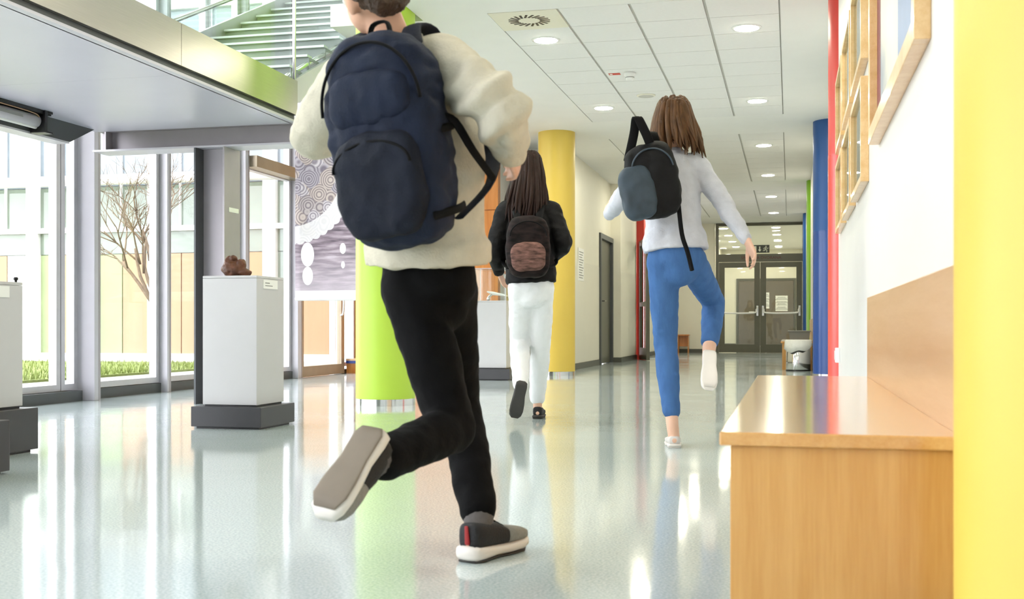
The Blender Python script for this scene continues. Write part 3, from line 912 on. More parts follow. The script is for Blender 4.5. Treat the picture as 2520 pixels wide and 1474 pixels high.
pb = thing('pedestal_base', (-3.4, 3.8, 0), 'charcoal pedestal base in the lower left corner of the picture', 'pedestal')
MB().box(-3.53, -3.135, 3.65, 4.045, 0.0, 0.015).build('foot', M['black'], pb)
MB().box(-3.555, -3.11, 3.62, 4.07, 0.012, 0.22).build('base', M['plinth'], pb, bevel=0.003)
MB().box(-3.50, -3.165, 3.675, 4.015, 0.23, 0.83).build('body', M['pedestal'], pb)
MB().box(-3.49, -3.175, 3.685, 4.005, 0.22, 0.23).build('shadow_gap', M['black'], pb)
pd3 = pedestal(-3.56, -3.06, 12.45, 12.9, 0.13, 0.90, 'pale grey display pedestal with glass case by the orange wall', plate=False)
# glass case on it
vt = thing('glass_case', (-3.31, 12.67, 0.90), 'clear glass case on the far pedestal', 'glass case')
for a in ((-3.505, -3.115, 12.505, 12.511), (-3.505, -3.115, 12.839, 12.845), (-3.505, -3.499, 12.511, 12.839), (-3.121, -3.115, 12.511, 12.839)):
    MB().box(a[0], a[1], a[2], a[3], 0.901, 1.26).build('glass_side', M['glassbox'], vt)
MB().box(-3.505, -3.115, 12.505, 12.845, 1.26, 1.266).build('glass_top', M['glassbox'], vt)
for x in (-3.503, -3.117):
    for y in (12.507, 12.843):
        MB().box(x - 0.003, x + 0.003, y - 0.003, y + 0.003, 0.901, 1.262).build('edge_strip', M['alu'], vt)
MB().box(-3.506, -3.114, 12.503, 12.508, 1.262, 1.268).build('edge_strip', M['alu'], vt)
MB().box(-3.506, -3.114, 12.842, 12.847, 1.262, 1.268).build('edge_strip', M['alu'], vt)
ob = thing('silver_figurine', (-3.3, 12.67, 0.905), 'small pale metal figurine lying in the glass case', 'figurine')
MB().sweep([(-3.36, 12.66, 0.924), (-3.35, 12.66, 0.95), (-3.30, 12.67, 0.985)], [0.022, 0.014, 0.012]).build('stand', M['chrome'], ob, smooth=True)
MB().sweep([(-3.37, 12.66, 1.005), (-3.30, 12.67, 0.985), (-3.22, 12.68, 0.972), (-3.14, 12.69, 0.955)], [0.008, 0.02, 0.014, 0.006]).build('figure_body', M['white'], ob, smooth=True)
# sculptures
cl = MB()
c0 = Vector((-3.27, 6.36, 0.905))
cl.ell(c0 + Vector((-0.02, 0, 0.045)), 0.075, 0.06, 0.05)
cl.ell(c0 + Vector((-0.045, 0, 0.09)), 0.038, 0.04, 0.04)
cl.ell(c0 + Vector((-0.022, -0.005, 0.112)), 0.03, 0.03, 0.02)
cl.ell(c0 + Vector((0.03, 0.0, 0.075)), 0.03, 0.04, 0.035)
cl.ell(c0 + Vector((0.05, 0.0, 0.025)), 0.045, 0.045, 0.028)
cl.ell(c0 + Vector((-0.075, 0.0, 0.05)), 0.025, 0.035, 0.03)
sculpt = remeshed(cl, 'clay_sculpture', M['clay'], voxel=0.005, smooth=2, disp=lambda p: 0.006 * noise.noise(p * 40) - 0.001)
for v in sculpt.data.vertices:
    v.co.z = max(v.co.z, 0.9055)
tag(sculpt, 'brown knotted clay sculpture on top of the middle pedestal', 'sculpture')
kn = thing('dark_knob', (-3.66, 4.72, 0.815), 'tiny dark peg on top of the left pedestal', 'peg')
MB().lathe([(0.006, 0), (0.006, 0.008), (0.0105, 0.011), (0.0115, 0.018), (0.008, 0.024)], -3.605, 4.76, 0.8155, 16).build('peg_body', M['black'], kn, smooth=True)

# ------------------------------------------------------------------ benches
def bench(y0, y1, h, label, w=0.435, back=True):
    t = thing('wooden_bench', (0.1, (y0 + y1) / 2, 0), label, 'bench')
    x1 = XW - 0.022
    x0 = x1 - w
    MB().box(x0, x1, y0, y1, h - 0.026, h).build('seat_board', M['beech_y'], t, bevel=0.003)
    MB().box(x0 + 0.02, x1 - 0.005, y0 + 0.015, y0 + 0.04, 0, h - 0.027).build('end_panel', M['beech'], t, bevel=0.0015)
    MB().box(x0 + 0.02, x1 - 0.005, y1 - 0.04, y1 - 0.015, 0, h - 0.027).build('end_panel', M['beech'], t, bevel=0.0015)
    MB().box(x0 + 0.025, x0 + 0.045, y0 + 0.041, y1 - 0.041, 0.06, h - 0.027).build('front_panel', M['beech'], t)
    if back:
        MB().box(x1, XW - 0.001, y0, y1, h - 0.02, h + 0.32).build('backrest', M['backrest'], t, bevel=0.002)
    return t
bench(2.215, 4.86, 0.40, 'long beech bench with backrest in the right foreground')
bench(16.55, 19.2, 0.40, 'far wooden bench behind the steel waste bin')
stl = thing('wooden_stool', (-2.4, 26.9, 0), 'small brown wooden stool against the back wall by the blue jeans', 'stool')
MB().box(-2.56, -2.28, 26.72, 27.0, 0.40, 0.43).build('seat', M['orange'], stl, bevel=0.003)
for x in (-2.545, -2.315):
    MB().box(x, x + 0.02, 26.74, 26.98, 0, 0.40).build('side_panel', M['orange'], stl)
MB().box(-2.525, -2.315, 26.85, 26.87, 0.15, 0.40).build('cross_panel', M['orange'], stl)

# steel bin with liner, grey tub behind it
bx, by = 0.105, 16.25
bn_ = thing('waste_bin', (bx, by, 0), 'round steel waste bin with white plastic liner', 'bin')
MB().lathe([(0.155, 0.0), (0.165, 0.02), (0.165, 0.40), (0.158, 0.40), (0.155, 0.03)], bx, by, 0, 40).build('bin_body', M['chrome'], bn_, smooth=True)
MB().lathe([(0.168, 0.0), (0.168, 0.015)], bx, by, 0, 40).build('bottom_rim', M['black'], bn_)
vs, fs = [], []
n = 40
for k in range(5):
    for i in range(n):
        a = 2 * math.pi * i / n
        sag = 0.09 + 0.06 * math.sin(a + 3.6) + 0.015 * math.sin(5 * a)
        r = [0.15, 0.168, 0.178, 0.182, 0.186][k] + 0.006 * math.sin(9 * a) * (k / 4)
        z = [0.39, 0.425, 0.415, 0.41 - sag * 0.5, 0.41 - sag][k]
        vs.append((bx + r * math.cos(a), by + r * math.sin(a), z))
for k in range(4):
    for i in range(n):
        j = (i + 1) % n
        fs.append((k * n + i, k * n + j, (k + 1) * n + j, (k + 1) * n + i))
lin_o = MB().add(vs, fs).build('bin_liner', M['bag'], bn_, smooth=True)
lin_o.modifiers.new('s', 'SOLIDIFY').thickness = 0.002
tb = thing('grey_tub', (0.13, 16.8, 0.40), 'grey plastic tub standing on the far bench', 'tub')
def taper(x0, x1, y0, y1, z0, z1, k):
    return MB().add([(x0 + k, y0 + k, z0), (x1 - k, y0 + k, z0), (x1 - k, y1 - k, z0), (x0 + k, y1 - k, z0), (x0, y0, z1), (x1, y0, z1), (x1, y1, z1), (x0, y1, z1)],
                    [(3, 2, 1, 0), (4, 5, 6, 7), (0, 1, 5, 4), (1, 2, 6, 5), (2, 3, 7, 6), (3, 0, 4, 7)])
taper(-0.02, 0.27, 16.65, 17.0, 0.401, 0.535, 0.015).build('tub_body', M['greyplastic'], tb)
MB().box(-0.035, 0.285, 16.635, 17.015, 0.535, 0.552).build('rim', M['greyplastic'], tb, bevel=0.004)

# wall socket
ws = thing('wall_socket', (XW, 8.05, 0.42), 'small white socket box on the white wall before the red column', 'socket')
MB().box(XW - 0.03, XW, 8.0, 8.09, 0.36, 0.46).build('socket_box', M['white'], ws, bevel=0.004)
MB().lathe([(0.03, 0), (0.032, 0.004)], 0, 0, 0, 20).build('socket_face', M['white'], ws)
o = ws.children[-1]; o.matrix_parent_inverse = Matrix.Identity(4); o.rotation_euler = (0, -math.pi / 2, 0); o.location = Vector((XW - 0.0305, 8.045, 0.41)) - ws.location
# notice sheet on left wall
nt_ = thing('wall_notice', (WL, 16.25, 1.0), 'pale printed notice sheet on the left wall beyond the yellow column', 'notice')
MB().box(WL + 0.004, WL + 0.008, 16.1, 16.55, 1.27, 1.74).build('sheet', M['paper'], nt_)
mb = MB()
for k in range(11):
    mb.box(WL + 0.008, WL + 0.009, 16.15, 16.5 - 0.05 * (k % 3), 1.69 - k * 0.037 - 0.012, 1.69 - k * 0.037)
mb.build('typed_lines', M['print'], nt_)

# ------------------------------------------------------------------ framed pictures on the right wall
def art_material(name, a, b_, c, sc=2.0):
    m, nt, bs = new_mat(name)
    tc = nt.nodes.new('ShaderNodeTexCoord')
    n1 = nt.nodes.new('ShaderNodeTexNoise'); n1.inputs['Scale'].default_value = sc; n1.inputs['Detail'].default_value = 3
    nt.links.new(tc.outputs['Object'], n1.inputs['Vector'])
    r = nt.nodes.new('ShaderNodeValToRGB')
    r.color_ramp.elements[0].position = 0.36; r.color_ramp.elements[0].color = lin(a) + [1]
    r.color_ramp.elements[1].position = 0.5; r.color_ramp.elements[1].color = lin(b_) + [1]
    e = r.color_ramp.elements.new(0.66); e.color = lin(c) + [1]
    nt.links.new(n1.outputs['Fac'], r.inputs[0]); nt.links.new(r.outputs[0], bs.inputs['Base Color'])
    bs.inputs['Roughness'].default_value = 0.5
    return m
art1 = art_material('large_painting', '#9AA0A8', '#CFCABD', '#D6D1C6', 1.6)
art2 = art_material('pale_drawing', '#D3DAD2', '#ECEBE2', '#F3F1EA', 5.0)
def picture(y0, y1, z0, z1, label, art, group, fw=0.03, dep=0.035, extra=None):
    t = thing('framed_picture', (XW, (y0 + y1) / 2, z0), label, 'picture', group)
    xa, xb = XW - dep, XW
    fr = MB().box(xa, xb, y0, y0 + fw, z0, z1).box(xa, xb, y1 - fw, y1, z0, z1).box(xa, xb, y0 + fw, y1 - fw, z0, z0 + fw).box(xa, xb, y0 + fw, y1 - fw, z1 - fw, z1)
    fr.build('frame', M['frame'], t, bevel=0.002)
    MB().box(xb - 0.012, xb - 0.004, y0 + fw, y1 - fw, z0 + fw, z1 - fw).build('artwork', art, t)
    if extra: extra(t, xb)
    else: MB().box(xb - 0.02, xb - 0.017, y0 + fw, y1 - fw, z0 + fw, z1 - fw).build('glazing', M['glassbox'], t)
    return t
def big_extra(t, xb):
    MB().box(xb - 0.0125, xb - 0.012, 2.93, 3.6, 1.342, 2.545).build('blue_area', mat('grey_blue_wash', '#8796B2', 0.5, var=0.1, scale=3), t)
    MB().box(xb - 0.0125, xb - 0.012, 4.28, 4.44, 1.342, 2.545).build('red_area', mat('dark_red_wash', '#7A3238', 0.5, var=0.25, scale=8), t)
picture(2.87, 4.50, 1.285, 2.60, 'large framed painting with blue and dark red edges on the right wall', art1, None, fw=0.055, dep=0.04, extra=big_extra)
nm3 = ('nearest', 'middle', 'farthest')
for k, (a, b_) in enumerate(((5.08, 5.93), (6.08, 6.93), (7.08, 7.90))):
    picture(a, b_, 1.22, 1.67, '%s of three pale framed drawings in the lower row on the right wall' % nm3[k], art2, 'framed drawings on the right wall')
    picture(a, b_, 1.745, 2.22, '%s of three pale framed drawings in the upper row on the right wall' % nm3[k], art2, 'framed drawings on the right wall')

# ------------------------------------------------------------------ ceiling fittings
def lamp_root(loc, label, group):
    t = thing('ceiling_downlight', loc, label, 'downlight', group)
    MB().lathe([(0.098, -0.006), (0.118, -0.004), (0.12, 0.0)], 0, 0, 0, 40).build('trim_ring', M['white'], t, local=True, smooth=True)
    MB().lathe([(0.097, -0.008), (0.099, -0.0061)], 0, 0, 0, 20).build('diffuser', M['lamp'], t, local=True)
    return t
rows = [(3.31, 'over the near corridor'), (6.39, 'over the corridor before the tiled field'), (9.47, 'nearest the air diffuser row'), (12.55, 'at the far end of the first tiled field'), (15.64, 'at the start of the second tiled field'), (18.72, 'at the end of the second tiled field'), (21.8, 'at the start of the third tiled field'), (24.9, 'nearest the end doors')]
proto = None
for y, w in rows:
    for x, sd in ((-2.01, 'left'), (-0.345, 'right')):
        lab = 'round white downlight in the %s row, %s' % (sd, w)
        if proto is None:
            proto = lamp_root((x, y, ZC), lab, 'corridor downlights')
        else:
            dup(proto, (x, y, ZC), lab)
dup(proto, (-3.69, 12.6, ZC), 'single round downlight beyond the lime column over the atrium edge')
for y, w in ((28.6, 'nearest behind the end doors'), (30.8, 'second behind the end doors'), (33.0, 'third behind the end doors'), (35.2, 'last before the far grey door')):
    for x, sd in ((-1.6, 'left'), (-0.345, 'right')):
        dup(proto, (x, y, ZC), 'round hall downlight in the %s row, %s' % (sd, w))

df = thing('air_diffuser', (X0 + TW / 2, FIELDS[0][0] + TD / 2, ZC), 'cream square ceiling air diffuser with black radial slots', 'diffuser')
MB().box(-TW / 2 + 0.006, TW / 2 - 0.006, -TD / 2 + 0.004, TD / 2 - 0.004, -0.004, 0.045).build('panel', M['cream'], df, local=True)
for k in range(20):
    a = 2 * math.pi * k / 20
    uu = Vector((math.cos(a + 0.35), math.sin(a + 0.35), 0)); cc = Vector((math.cos(a) * 0.125, math.sin(a) * 0.125, -0.0045))
    MB().obox(cc, (uu, Vector((-uu.y, uu.x, 0)), Vector((0, 0, 1))), 0.042, 0.0095, 0.001).build('slot', M['black'], df, local=True)
sd_ = thing('smoke_detector', (-1.49, 10.88, ZC), 'white smoke detector beside the red sticker on the ceiling', 'smoke detector')
MB().lathe([(0.02, -0.075), (0.036, -0.072), (0.042, -0.045), (0.042, -0.03), (0.055, -0.028), (0.058, -0.001)], 0, 0, 0, 32).build('housing', M['white'], sd_, local=True, smooth=True)
MB().lathe([(0.043, -0.05), (0.043, -0.044)], 0, 0, 0, 32).build('vent_ring', M['greyplastic'], sd_, local=True)
sk = thing('red_sticker', (-1.64, 10.9, ZC), 'red rectangular sticker on the ceiling left of the smoke detector', 'sticker')
MB().box(-0.055, 0.055, -0.04, 0.04, -0.002, -0.0002).build('label', M['sticker'], sk, local=True)
MB().box(-0.045, -0.02, -0.02, 0.02, -0.0025, -0.002).build('symbol', M['paper'], sk, local=True)
sp_ = thing('ceiling_speaker', (-1.47, 11.98, ZC), 'flat round white speaker grille in the ceiling', 'speaker')
MB().lathe([(0.085, -0.012), (0.095, -0.008), (0.1, 0.0)], 0, 0, 0, 32).build('rim', M['cream'], sp_, local=True, smooth=True)
MB().lathe([(0.08, -0.0135), (0.08, -0.0121)], 0, 0, 0, 32).build('grille', M['joint'], sp_, local=True)

# ------------------------------------------------------------------ courtyard and the wing opposite
struct('ground_paving', MB().box(-26, XG - 0.1, -8, 24, -0.14, -0.03), M['paving'])
lw = MB().box(-24, -8.35, -4, 17.7, -0.03, 0.0)
lwn = lw.build('courtyard_lawn', M['lawn'])
tag(lwn, 'short green courtyard lawn seen through the left windows', 'lawn', kind='stuff')
mb = MB()
for i in range(5000):
    x = -8.4 - random.random() ** 2 * 5; y = 9 + random.random() * 8.6
    h = 0.03 + random.random() * 0.05; a = random.random() * 6.28
    dx, dy = 0.008 * math.cos(a), 0.008 * math.sin(a)
    mb.add([(x - dx, y - dy, 0.0), (x + dx, y + dy, 0.0), (x + dy * 2, y - dx * 2, h)], [(0, 1, 2)])
mb.build('grass_blades', M['blade'], lwn)
YF = 19.5
fc = thing('opposite_wing', (-12, YF, 0), 'opposite glazed wing with white frames and tan boards across the courtyard', 'building')
vx = [-19.4 + 1.26 * i for i in range(11)] + [-5.75]
vx = [-19.41, -18.15, -16.89, -15.63, -14.37, -13.10, -11.80, -10.60, -9.35, -8.10, -6.85, -5.75]
MB().box(-19.41, -5.75, YF + 0.12, YF + 0.4, -0.03, 7.2).build('rear_wall', M['lightsteel'], fc)
for x in vx:
    w = 0.13 if abs(x + 14.37) < 0.1 or abs(x + 9.35) < 0.1 else 0.055
    MB().box(x - w, x + w, YF - 0.06, YF + 0.1, -0.03, 7.1).build('mullion', M['facadeframe'], fc)
for z, w in ((0.03, 0.07), (2.47, 0.05), (4.9, 0.05), (6.7, 0.1)):
    MB().box(-19.41, -5.75, YF - 0.05, YF + 0.1, z - w, z + w).build('transom', M['facadeframe'], fc)
MB().tube([(-19.41, YF - 0.35, 3.38), (-5.9, YF - 0.35, 3.38)], 0.10, n=14, sub=1).build('canopy_tube', M['facadeframe'], fc, smooth=True)
kinds = {0: 'tan', 1: 'palegreen'}
pat = [('tan', 'tan'), ('tan', 'palegreen'), ('tan', 'tan'), ('tan', 'facadeframe'), ('palegreen', 'tan'), ('palegreen', 'tan'), ('tan', 'tan'), ('tan', 'tan'), ('facadeglass2', 'tan'), ('tan', 'tan'), ('tan', 'palegreen')]
for i, (a, b_) in enumerate(zip(vx, vx[1:])):
    c = (a + b_) / 2
    for (p, q), mm in zip(((a + 0.05, c - 0.01), (c + 0.01, b_ - 0.05)), pat[i]):
        MB().box(p, q, YF + 0.05, YF + 0.09, 0.1, 2.0).build('facade_board', M[mm], fc)
    MB().box(c - 0.012, c + 0.012, YF - 0.02, YF + 0.06, 2.52, 4.85).build('glazing_bar', M['facadeframe'], fc)
    for z0, z1, mm in ((2.01, 2.42, 'facadeglass2'), (2.52, 3.3, 'facadeglass2'), (3.31, 4.85, 'facadeglass'), (4.95, 6.6, 'facadeglass')):
        MB().box(a + 0.05, b_ - 0.05, YF + 0.04, YF + 0.08, z0, z1).build('window_pane', M[mm], fc)
struct('wall_outer', MB().box(-5.9, -5.7, 14.56, YF, 0, 6.4), M['wall'])

# bare tree in the courtyard
tr = thing('bare_tree', (-9.3, 15.4, 0), 'bare leafless brown tree in the courtyard', 'tree')
tk = MB(); twig = MB()
def branch(p, d, L, r, lev):
    q = p + d * L
    mid = p + d * (L * 0.5) + Vector((random.uniform(-1, 1), random.uniform(-1, 1), 0)) * L * 0.06
    (tk if lev < 2 else twig).sweep([p, mid, q], [r, r * 0.8, r * 0.6], n=6 if lev < 2 else 4, sub=2, caps=False)
    if lev >= 5: return
    for k in range(3 if lev > 0 else 5):
        dv = (d + Vector((random.uniform(-1, 1), random.uniform(-1, 1), random.uniform(-0.35, 0.7))) * 0.85).normalized()
        branch(p + d * L * random.uniform(0.55, 1.0), dv, L * random.uniform(0.6, 0.8), r * 0.55, lev + 1)
branch(Vector((-9.3, 15.4, 0.0)), Vector((0.02, 0, 1)), 1.45, 0.06, 0)
tk.build('trunk', M['bark'], tr, smooth=True)
twig.build('twigs', M['bark'], tr, smooth=True)

# ------------------------------------------------------------------ people
FWD = Vector((FX, FY, 0)); RGT = Vector((RX, RY, 0)); UP = Vector((0, 0, 1))
M['skin'] = mat('skin', '#D9A78A', 0.5, var=0.05, scale=10)
M['skin2'] = mat('skin_light', '#E0B49A', 0.5, var=0.05, scale=10)
M['hair1'] = mat('short_brown_hair', '#4A3526', 0.55, var=0.3, scale=60, stretch=(1, 1, 0.2), bump=0.6, bscale=120)
M['hair2'] = mat('light_brown_hair', '#583B22', 0.6, spec=0.3, var=0.35, scale=60, stretch=(1, 1, 0.15))
M['hair3'] = mat('dark_brown_hair', '#28160F', 0.6, spec=0.25, var=0.35, scale=60, stretch=(1, 1, 0.15))
M['sweat'] = mat('beige_sweatshirt', '#C9C2AF', 0.9, spec=0.15, var=0.06, scale=25, bump=0.25, bscale=160)
M['blackpants'] = mat('black_trousers', '#060607', 0.85, spec=0.15, var=0.2, scale=30, bump=0.15, bscale=120)
M['navybag'] = mat('navy_backpack_cloth', '#182033', 0.75, spec=0.25, var=0.15, scale=14, bump=0.2, bscale=200)
M['navybag2'] = mat('dark_navy_pocket_cloth', '#121724', 0.75, spec=0.25, var=0.15, scale=14, bump=0.2, bscale=200)
M['strap'] = mat('black_webbing', '#08080A', 0.8, spec=0.2, var=0.1, scale=60)
M['shoeblack'] = mat('black_shoe_mesh', '#151417', 0.7, var=0.2, scale=120, bump=0.3, bscale=240)
M['shoegrey'] = mat('grey_toe_mesh', '#8A8780', 0.7, var=0.1, scale=120, bump=0.3, bscale=240)
M['sole'] = mat('off_white_rubber', '#E3DCD4', 0.55, var=0.03)
M['outsole'] = mat('dark_outsole', '#3A3836', 0.7, var=0.1)
M['tansole'] = mat('tan_outsole', '#7C7062', 0.7, var=0.1)
M['redtab'] = mat('red_heel_tab', '#9E1F22', 0.6, var=0.05)
M['sock'] = mat('charcoal_sock', '#5B5654', 0.9, var=0.1, scale=80)
M['jeans'] = mat('blue_denim', '#44699C', 0.85, spec=0.2, var=0.12, scale=24, stretch=(1, 1, 0.3), bump=0.2, bscale=160)
M['greyshirt'] = mat('pale_grey_knit', '#C5C6CE', 0.85, var=0.06, scale=20, bump=0.2, bscale=160)
M['whitepants'] = mat('white_trousers', '#F1F1F2', 0.8, var=0.02, scale=20, bump=0.15, bscale=140)
M['jacket'] = mat('black_jacket', '#0B0A0C', 0.7, spec=0.25, var=0.2, scale=18, bump=0.2, bscale=80)
M['brownbag'] = mat('patterned_dark_backpack', '#1E1514', 0.8, spec=0.2, var=0.9, scale=16, stretch=(1, 1, 3.0))
M['palepatch'] = mat('pink_beige_print', '#6E5048', 0.8, spec=0.2, var=0.6, scale=20, stretch=(1, 1, 4))
M['bluebag'] = mat('slate_blue_bag', '#2E3C48', 0.6, var=0.2, scale=12)
M['blackbag'] = mat('black_bag_cloth', '#0A0A0C', 0.7, spec=0.25, var=0.2, scale=14, bump=0.15, bscale=160)
M['shoepale'] = mat('pale_grey_shoe', '#CFCAC6', 0.6, var=0.05)
M['eye'] = mat('eye_white', '#F0EEE8', 0.2, var=0.01)

def frame_axes(fw, up):
    fw = fw.normalized()
    sd = fw.cross(up).normalized()
    return sd, fw, sd.cross(fw).normalized()          # side (right), forward, up

def fold(freq, amp, stretch=(1, 1, 1)):
    def f(p):
        q = Vector((p.x * stretch[0], p.y * stretch[1], p.z * stretch[2])) * freq
        return amp * noise.noise(q) + amp * 0.5 * noise.noise(q * 2.1 + Vector((5, 3, 1)))
    return f

def hand(mb, wrist, direction, palm_n, thumb, s=1.0, curl=0.6):
    d = direction.normalized()
    pn = (palm_n - d * palm_n.dot(d)).normalized()
    th = pn.cross(d).normalized()
    if th.dot(thumb) < 0: th = -th
    kn = wrist + d * 0.085 * s
    mb.sweep([wrist - d * 0.01, wrist + d * 0.03 * s, kn], [(0.026 * s, 0.019 * s), (0.036 * s, 0.016 * s), (0.041 * s, 0.013 * s)], side=th)
    for k, (off, ln) in enumerate(((0.029, 0.072), (0.010, 0.08), (-0.010, 0.074), (-0.028, 0.058))):
        b0 = kn + th * off * s - d * 0.012 * s
        p = [b0]
        dd = (d + th * off * 2.0).normalized()
        ang = 0.25 * curl
        for seg in (0.45, 0.32, 0.26):
            q = dd * math.cos(ang) + pn * math.sin(ang)
            p.append(p[-1] + q * ln * s * seg * 1.15)
            ang += 0.75 * curl
        mb.sweep(p, [0.0092 * s, 0.009 * s, 0.0085 * s, 0.007 * s], n=10, sub=3)
    b0 = wrist + d * 0.028 * s + th * 0.024 * s
    mb.sweep([b0, b0 + (d * 0.6 + th * 0.8) * 0.034 * s + pn * 0.008, b0 + (d * 0.85 + th * 0.62) * 0.062 * s + pn * 0.02 * s, b0 + (d * 1.0 + th * 0.5) * 0.082 * s + pn * 0.03 * s], [0.013 * s, 0.0115 * s, 0.010 * s, 0.008 * s], n=10, sub=3)

def head(mb, c, fw, up, s=1.0):
    sd, fw, up = frame_axes(fw, up)
    A = (sd, fw, up)
    mb.ell(c + up * 0.02 * s - fw * 0.012 * s, 0.077 * s, 0.096 * s, 0.098 * s, A)
    mb.ell(c - up * 0.035 * s + fw * 0.025 * s, 0.062 * s, 0.066 * s, 0.075 * s, A)
    mb.ell(c - up * 0.088 * s + fw * 0.052 * s, 0.03 * s, 0.03 * s, 0.022 * s, A)
    mb.sweep([c + up * 0.012 * s + fw * 0.082 * s, c - up * 0.018 * s + fw * 0.102 * s, c - up * 0.03 * s + fw * 0.092 * s], [0.010 * s, 0.014 * s, 0.013 * s], n=8)
    mb.sweep([c - up * 0.058 * s + fw * 0.082 * s - sd * 0.022 * s, c - up * 0.056 * s + fw * 0.09 * s, c - up * 0.058 * s + fw * 0.082 * s + sd * 0.022 * s], [0.005 * s, 0.009 * s, 0.005 * s], n=8)
    for q in (-1, 1):
        mb.ell(c + sd * q * 0.078 * s - fw * 0.008 * s - up * 0.012 * s, 0.010 * s, 0.02 * s, 0.031 * s, A, 12, 8)
        mb.ell(c + sd * q * 0.03 * s + fw * 0.072 * s + up * 0.022 * s, 0.022 * s, 0.014 * s, 0.009 * s, A, 12, 8)

def eyes(c, fw, up, s, parent):
    sd, fw, up = frame_axes(fw, up)
    for q in (-1, 1):
        e = MB().ell(c + sd * q * 0.03 * s + fw * 0.079 * s + up * 0.004 * s, 0.012 * s, 0.009 * s, 0.010 * s, (sd, fw, up), 12, 8).build('eye', M['eye'], parent, smooth=True)

def shoe(heel, toe, up, parent, upper_m, sole_m, out_m, toe_m=None, tab=None, high=0.085, width=0.045, sole_t=0.03):
    """heel and toe are points on the ground line of the sole"""
    fw = (toe - heel); L = fw.length
    sd, fw, up = frame_axes(fw, up)
    def loft(secs, name, m, par):
        # secs: (t along, half width, z bottom, z top, roundness)
        n = 20
        vs, fs = [], []
        for t, w, z0, z1 in secs:
            c = heel + fw * (t * L)
            h = (z1 - z0) / 2
            for i in range(n):
                a = 2 * math.pi * i / n
                ca, sa = math.cos(a), math.sin(a)
                e = 0.62
                x = w * math.copysign(abs(ca) ** e, ca); z = (z0 + h) + h * math.copysign(abs(sa) ** e, sa)
                vs.append(c + sd * x + up * z)
        k = len(secs)
        for i in range(k - 1):
            for j in range(n):
                j2 = (j + 1) % n
                fs.append((i * n + j, i * n + j2, (i + 1) * n + j2, (i + 1) * n + j))
        fs.append(tuple(range(n - 1, -1, -1))); fs.append(tuple(range((k - 1) * n, k * n)))
        return MB().add(vs, fs).build(name, m, par, smooth=True)
    W = width
    st = sole_t
    up_o = loft([(0.02, W * 0.50, st * 0.8, high * 0.95), (0.06, W * 0.70, st * 0.8, high), (0.16, W * 0.76, st * 0.8, high * 0.98), (0.30, W * 0.76, st * 0.8, high * 0.96), (0.42, W * 0.80, st * 0.8, high * 0.92), (0.55, W * 0.88, st * 0.8, high * 0.76), (0.57, W * 0.89, st * 0.8, high * 0.745)] +
                ([] if toe_m else [(0.70, W * 0.95, st * 0.8, high * 0.70), (0.84, W * 0.92, st * 0.8, high * 0.66), (0.93, W * 0.76, st * 0.85, high * 0.58), (0.985, W * 0.42, st, high * 0.47)]), 'shoe', upper_m, parent)
    if toe_m:
        loft([(0.55, W * 0.885, st * 0.8, high * 0.765), (0.70, W * 0.955, st * 0.8, high * 0.71), (0.84, W * 0.92, st * 0.8, high * 0.66), (0.93, W * 0.76, st * 0.85, high * 0.58), (0.985, W * 0.42, st, high * 0.47)], 'toe_cap', toe_m, up_o)
    loft([(-0.015, W * 0.45, 0.012, st * 1.1), (0.03, W * 0.80, 0.004, st * 1.22), (0.15, W * 0.86, 0.004, st * 1.15), (0.38, W * 0.82, 0.006, st), (0.6, W * 0.98, 0.005, st * 0.95), (0.8, W * 1.0, 0.005, st), (0.92, W * 0.86, 0.008, st * 1.1), (1.0, W * 0.5, 0.018, st * 1.15)], 'sole', sole_m, up_o)
    loft([(0.02, W * 0.6, 0.0, 0.007), (0.1, W * 0.8, 0.0, 0.007), (0.38, W * 0.76, 0.002, 0.008), (0.65, W * 0.94, 0.0, 0.007), (0.82, W * 0.94, 0.0, 0.007), (0.94, W * 0.6, 0.005, 0.012)], 'outsole', out_m, up_o)
    if tab:
        MB().sweep([heel + fw * (0.015 * L) + up * (st + 0.012), heel - fw * 0.003 + fw * (0.01 * L) + up * (high * 0.92)], [(0.008, 0.003), (0.006, 0.003)], side=sd, n=8).build('heel_tab', tab, up_o, smooth=True)
    for t, z in ((0.45, 0.90), (0.52, 0.82), (0.59, 0.74)):
        c = heel + fw * (t * L) + up * (high * z)
        MB().tube([c - sd * W * 0.5 - up * 0.008, c + up * 0.004, c + sd * W * 0.5 - up * 0.008], 0.0028, n=6).build('lace', M['strap'], up_o, smooth=True)
    return up_o

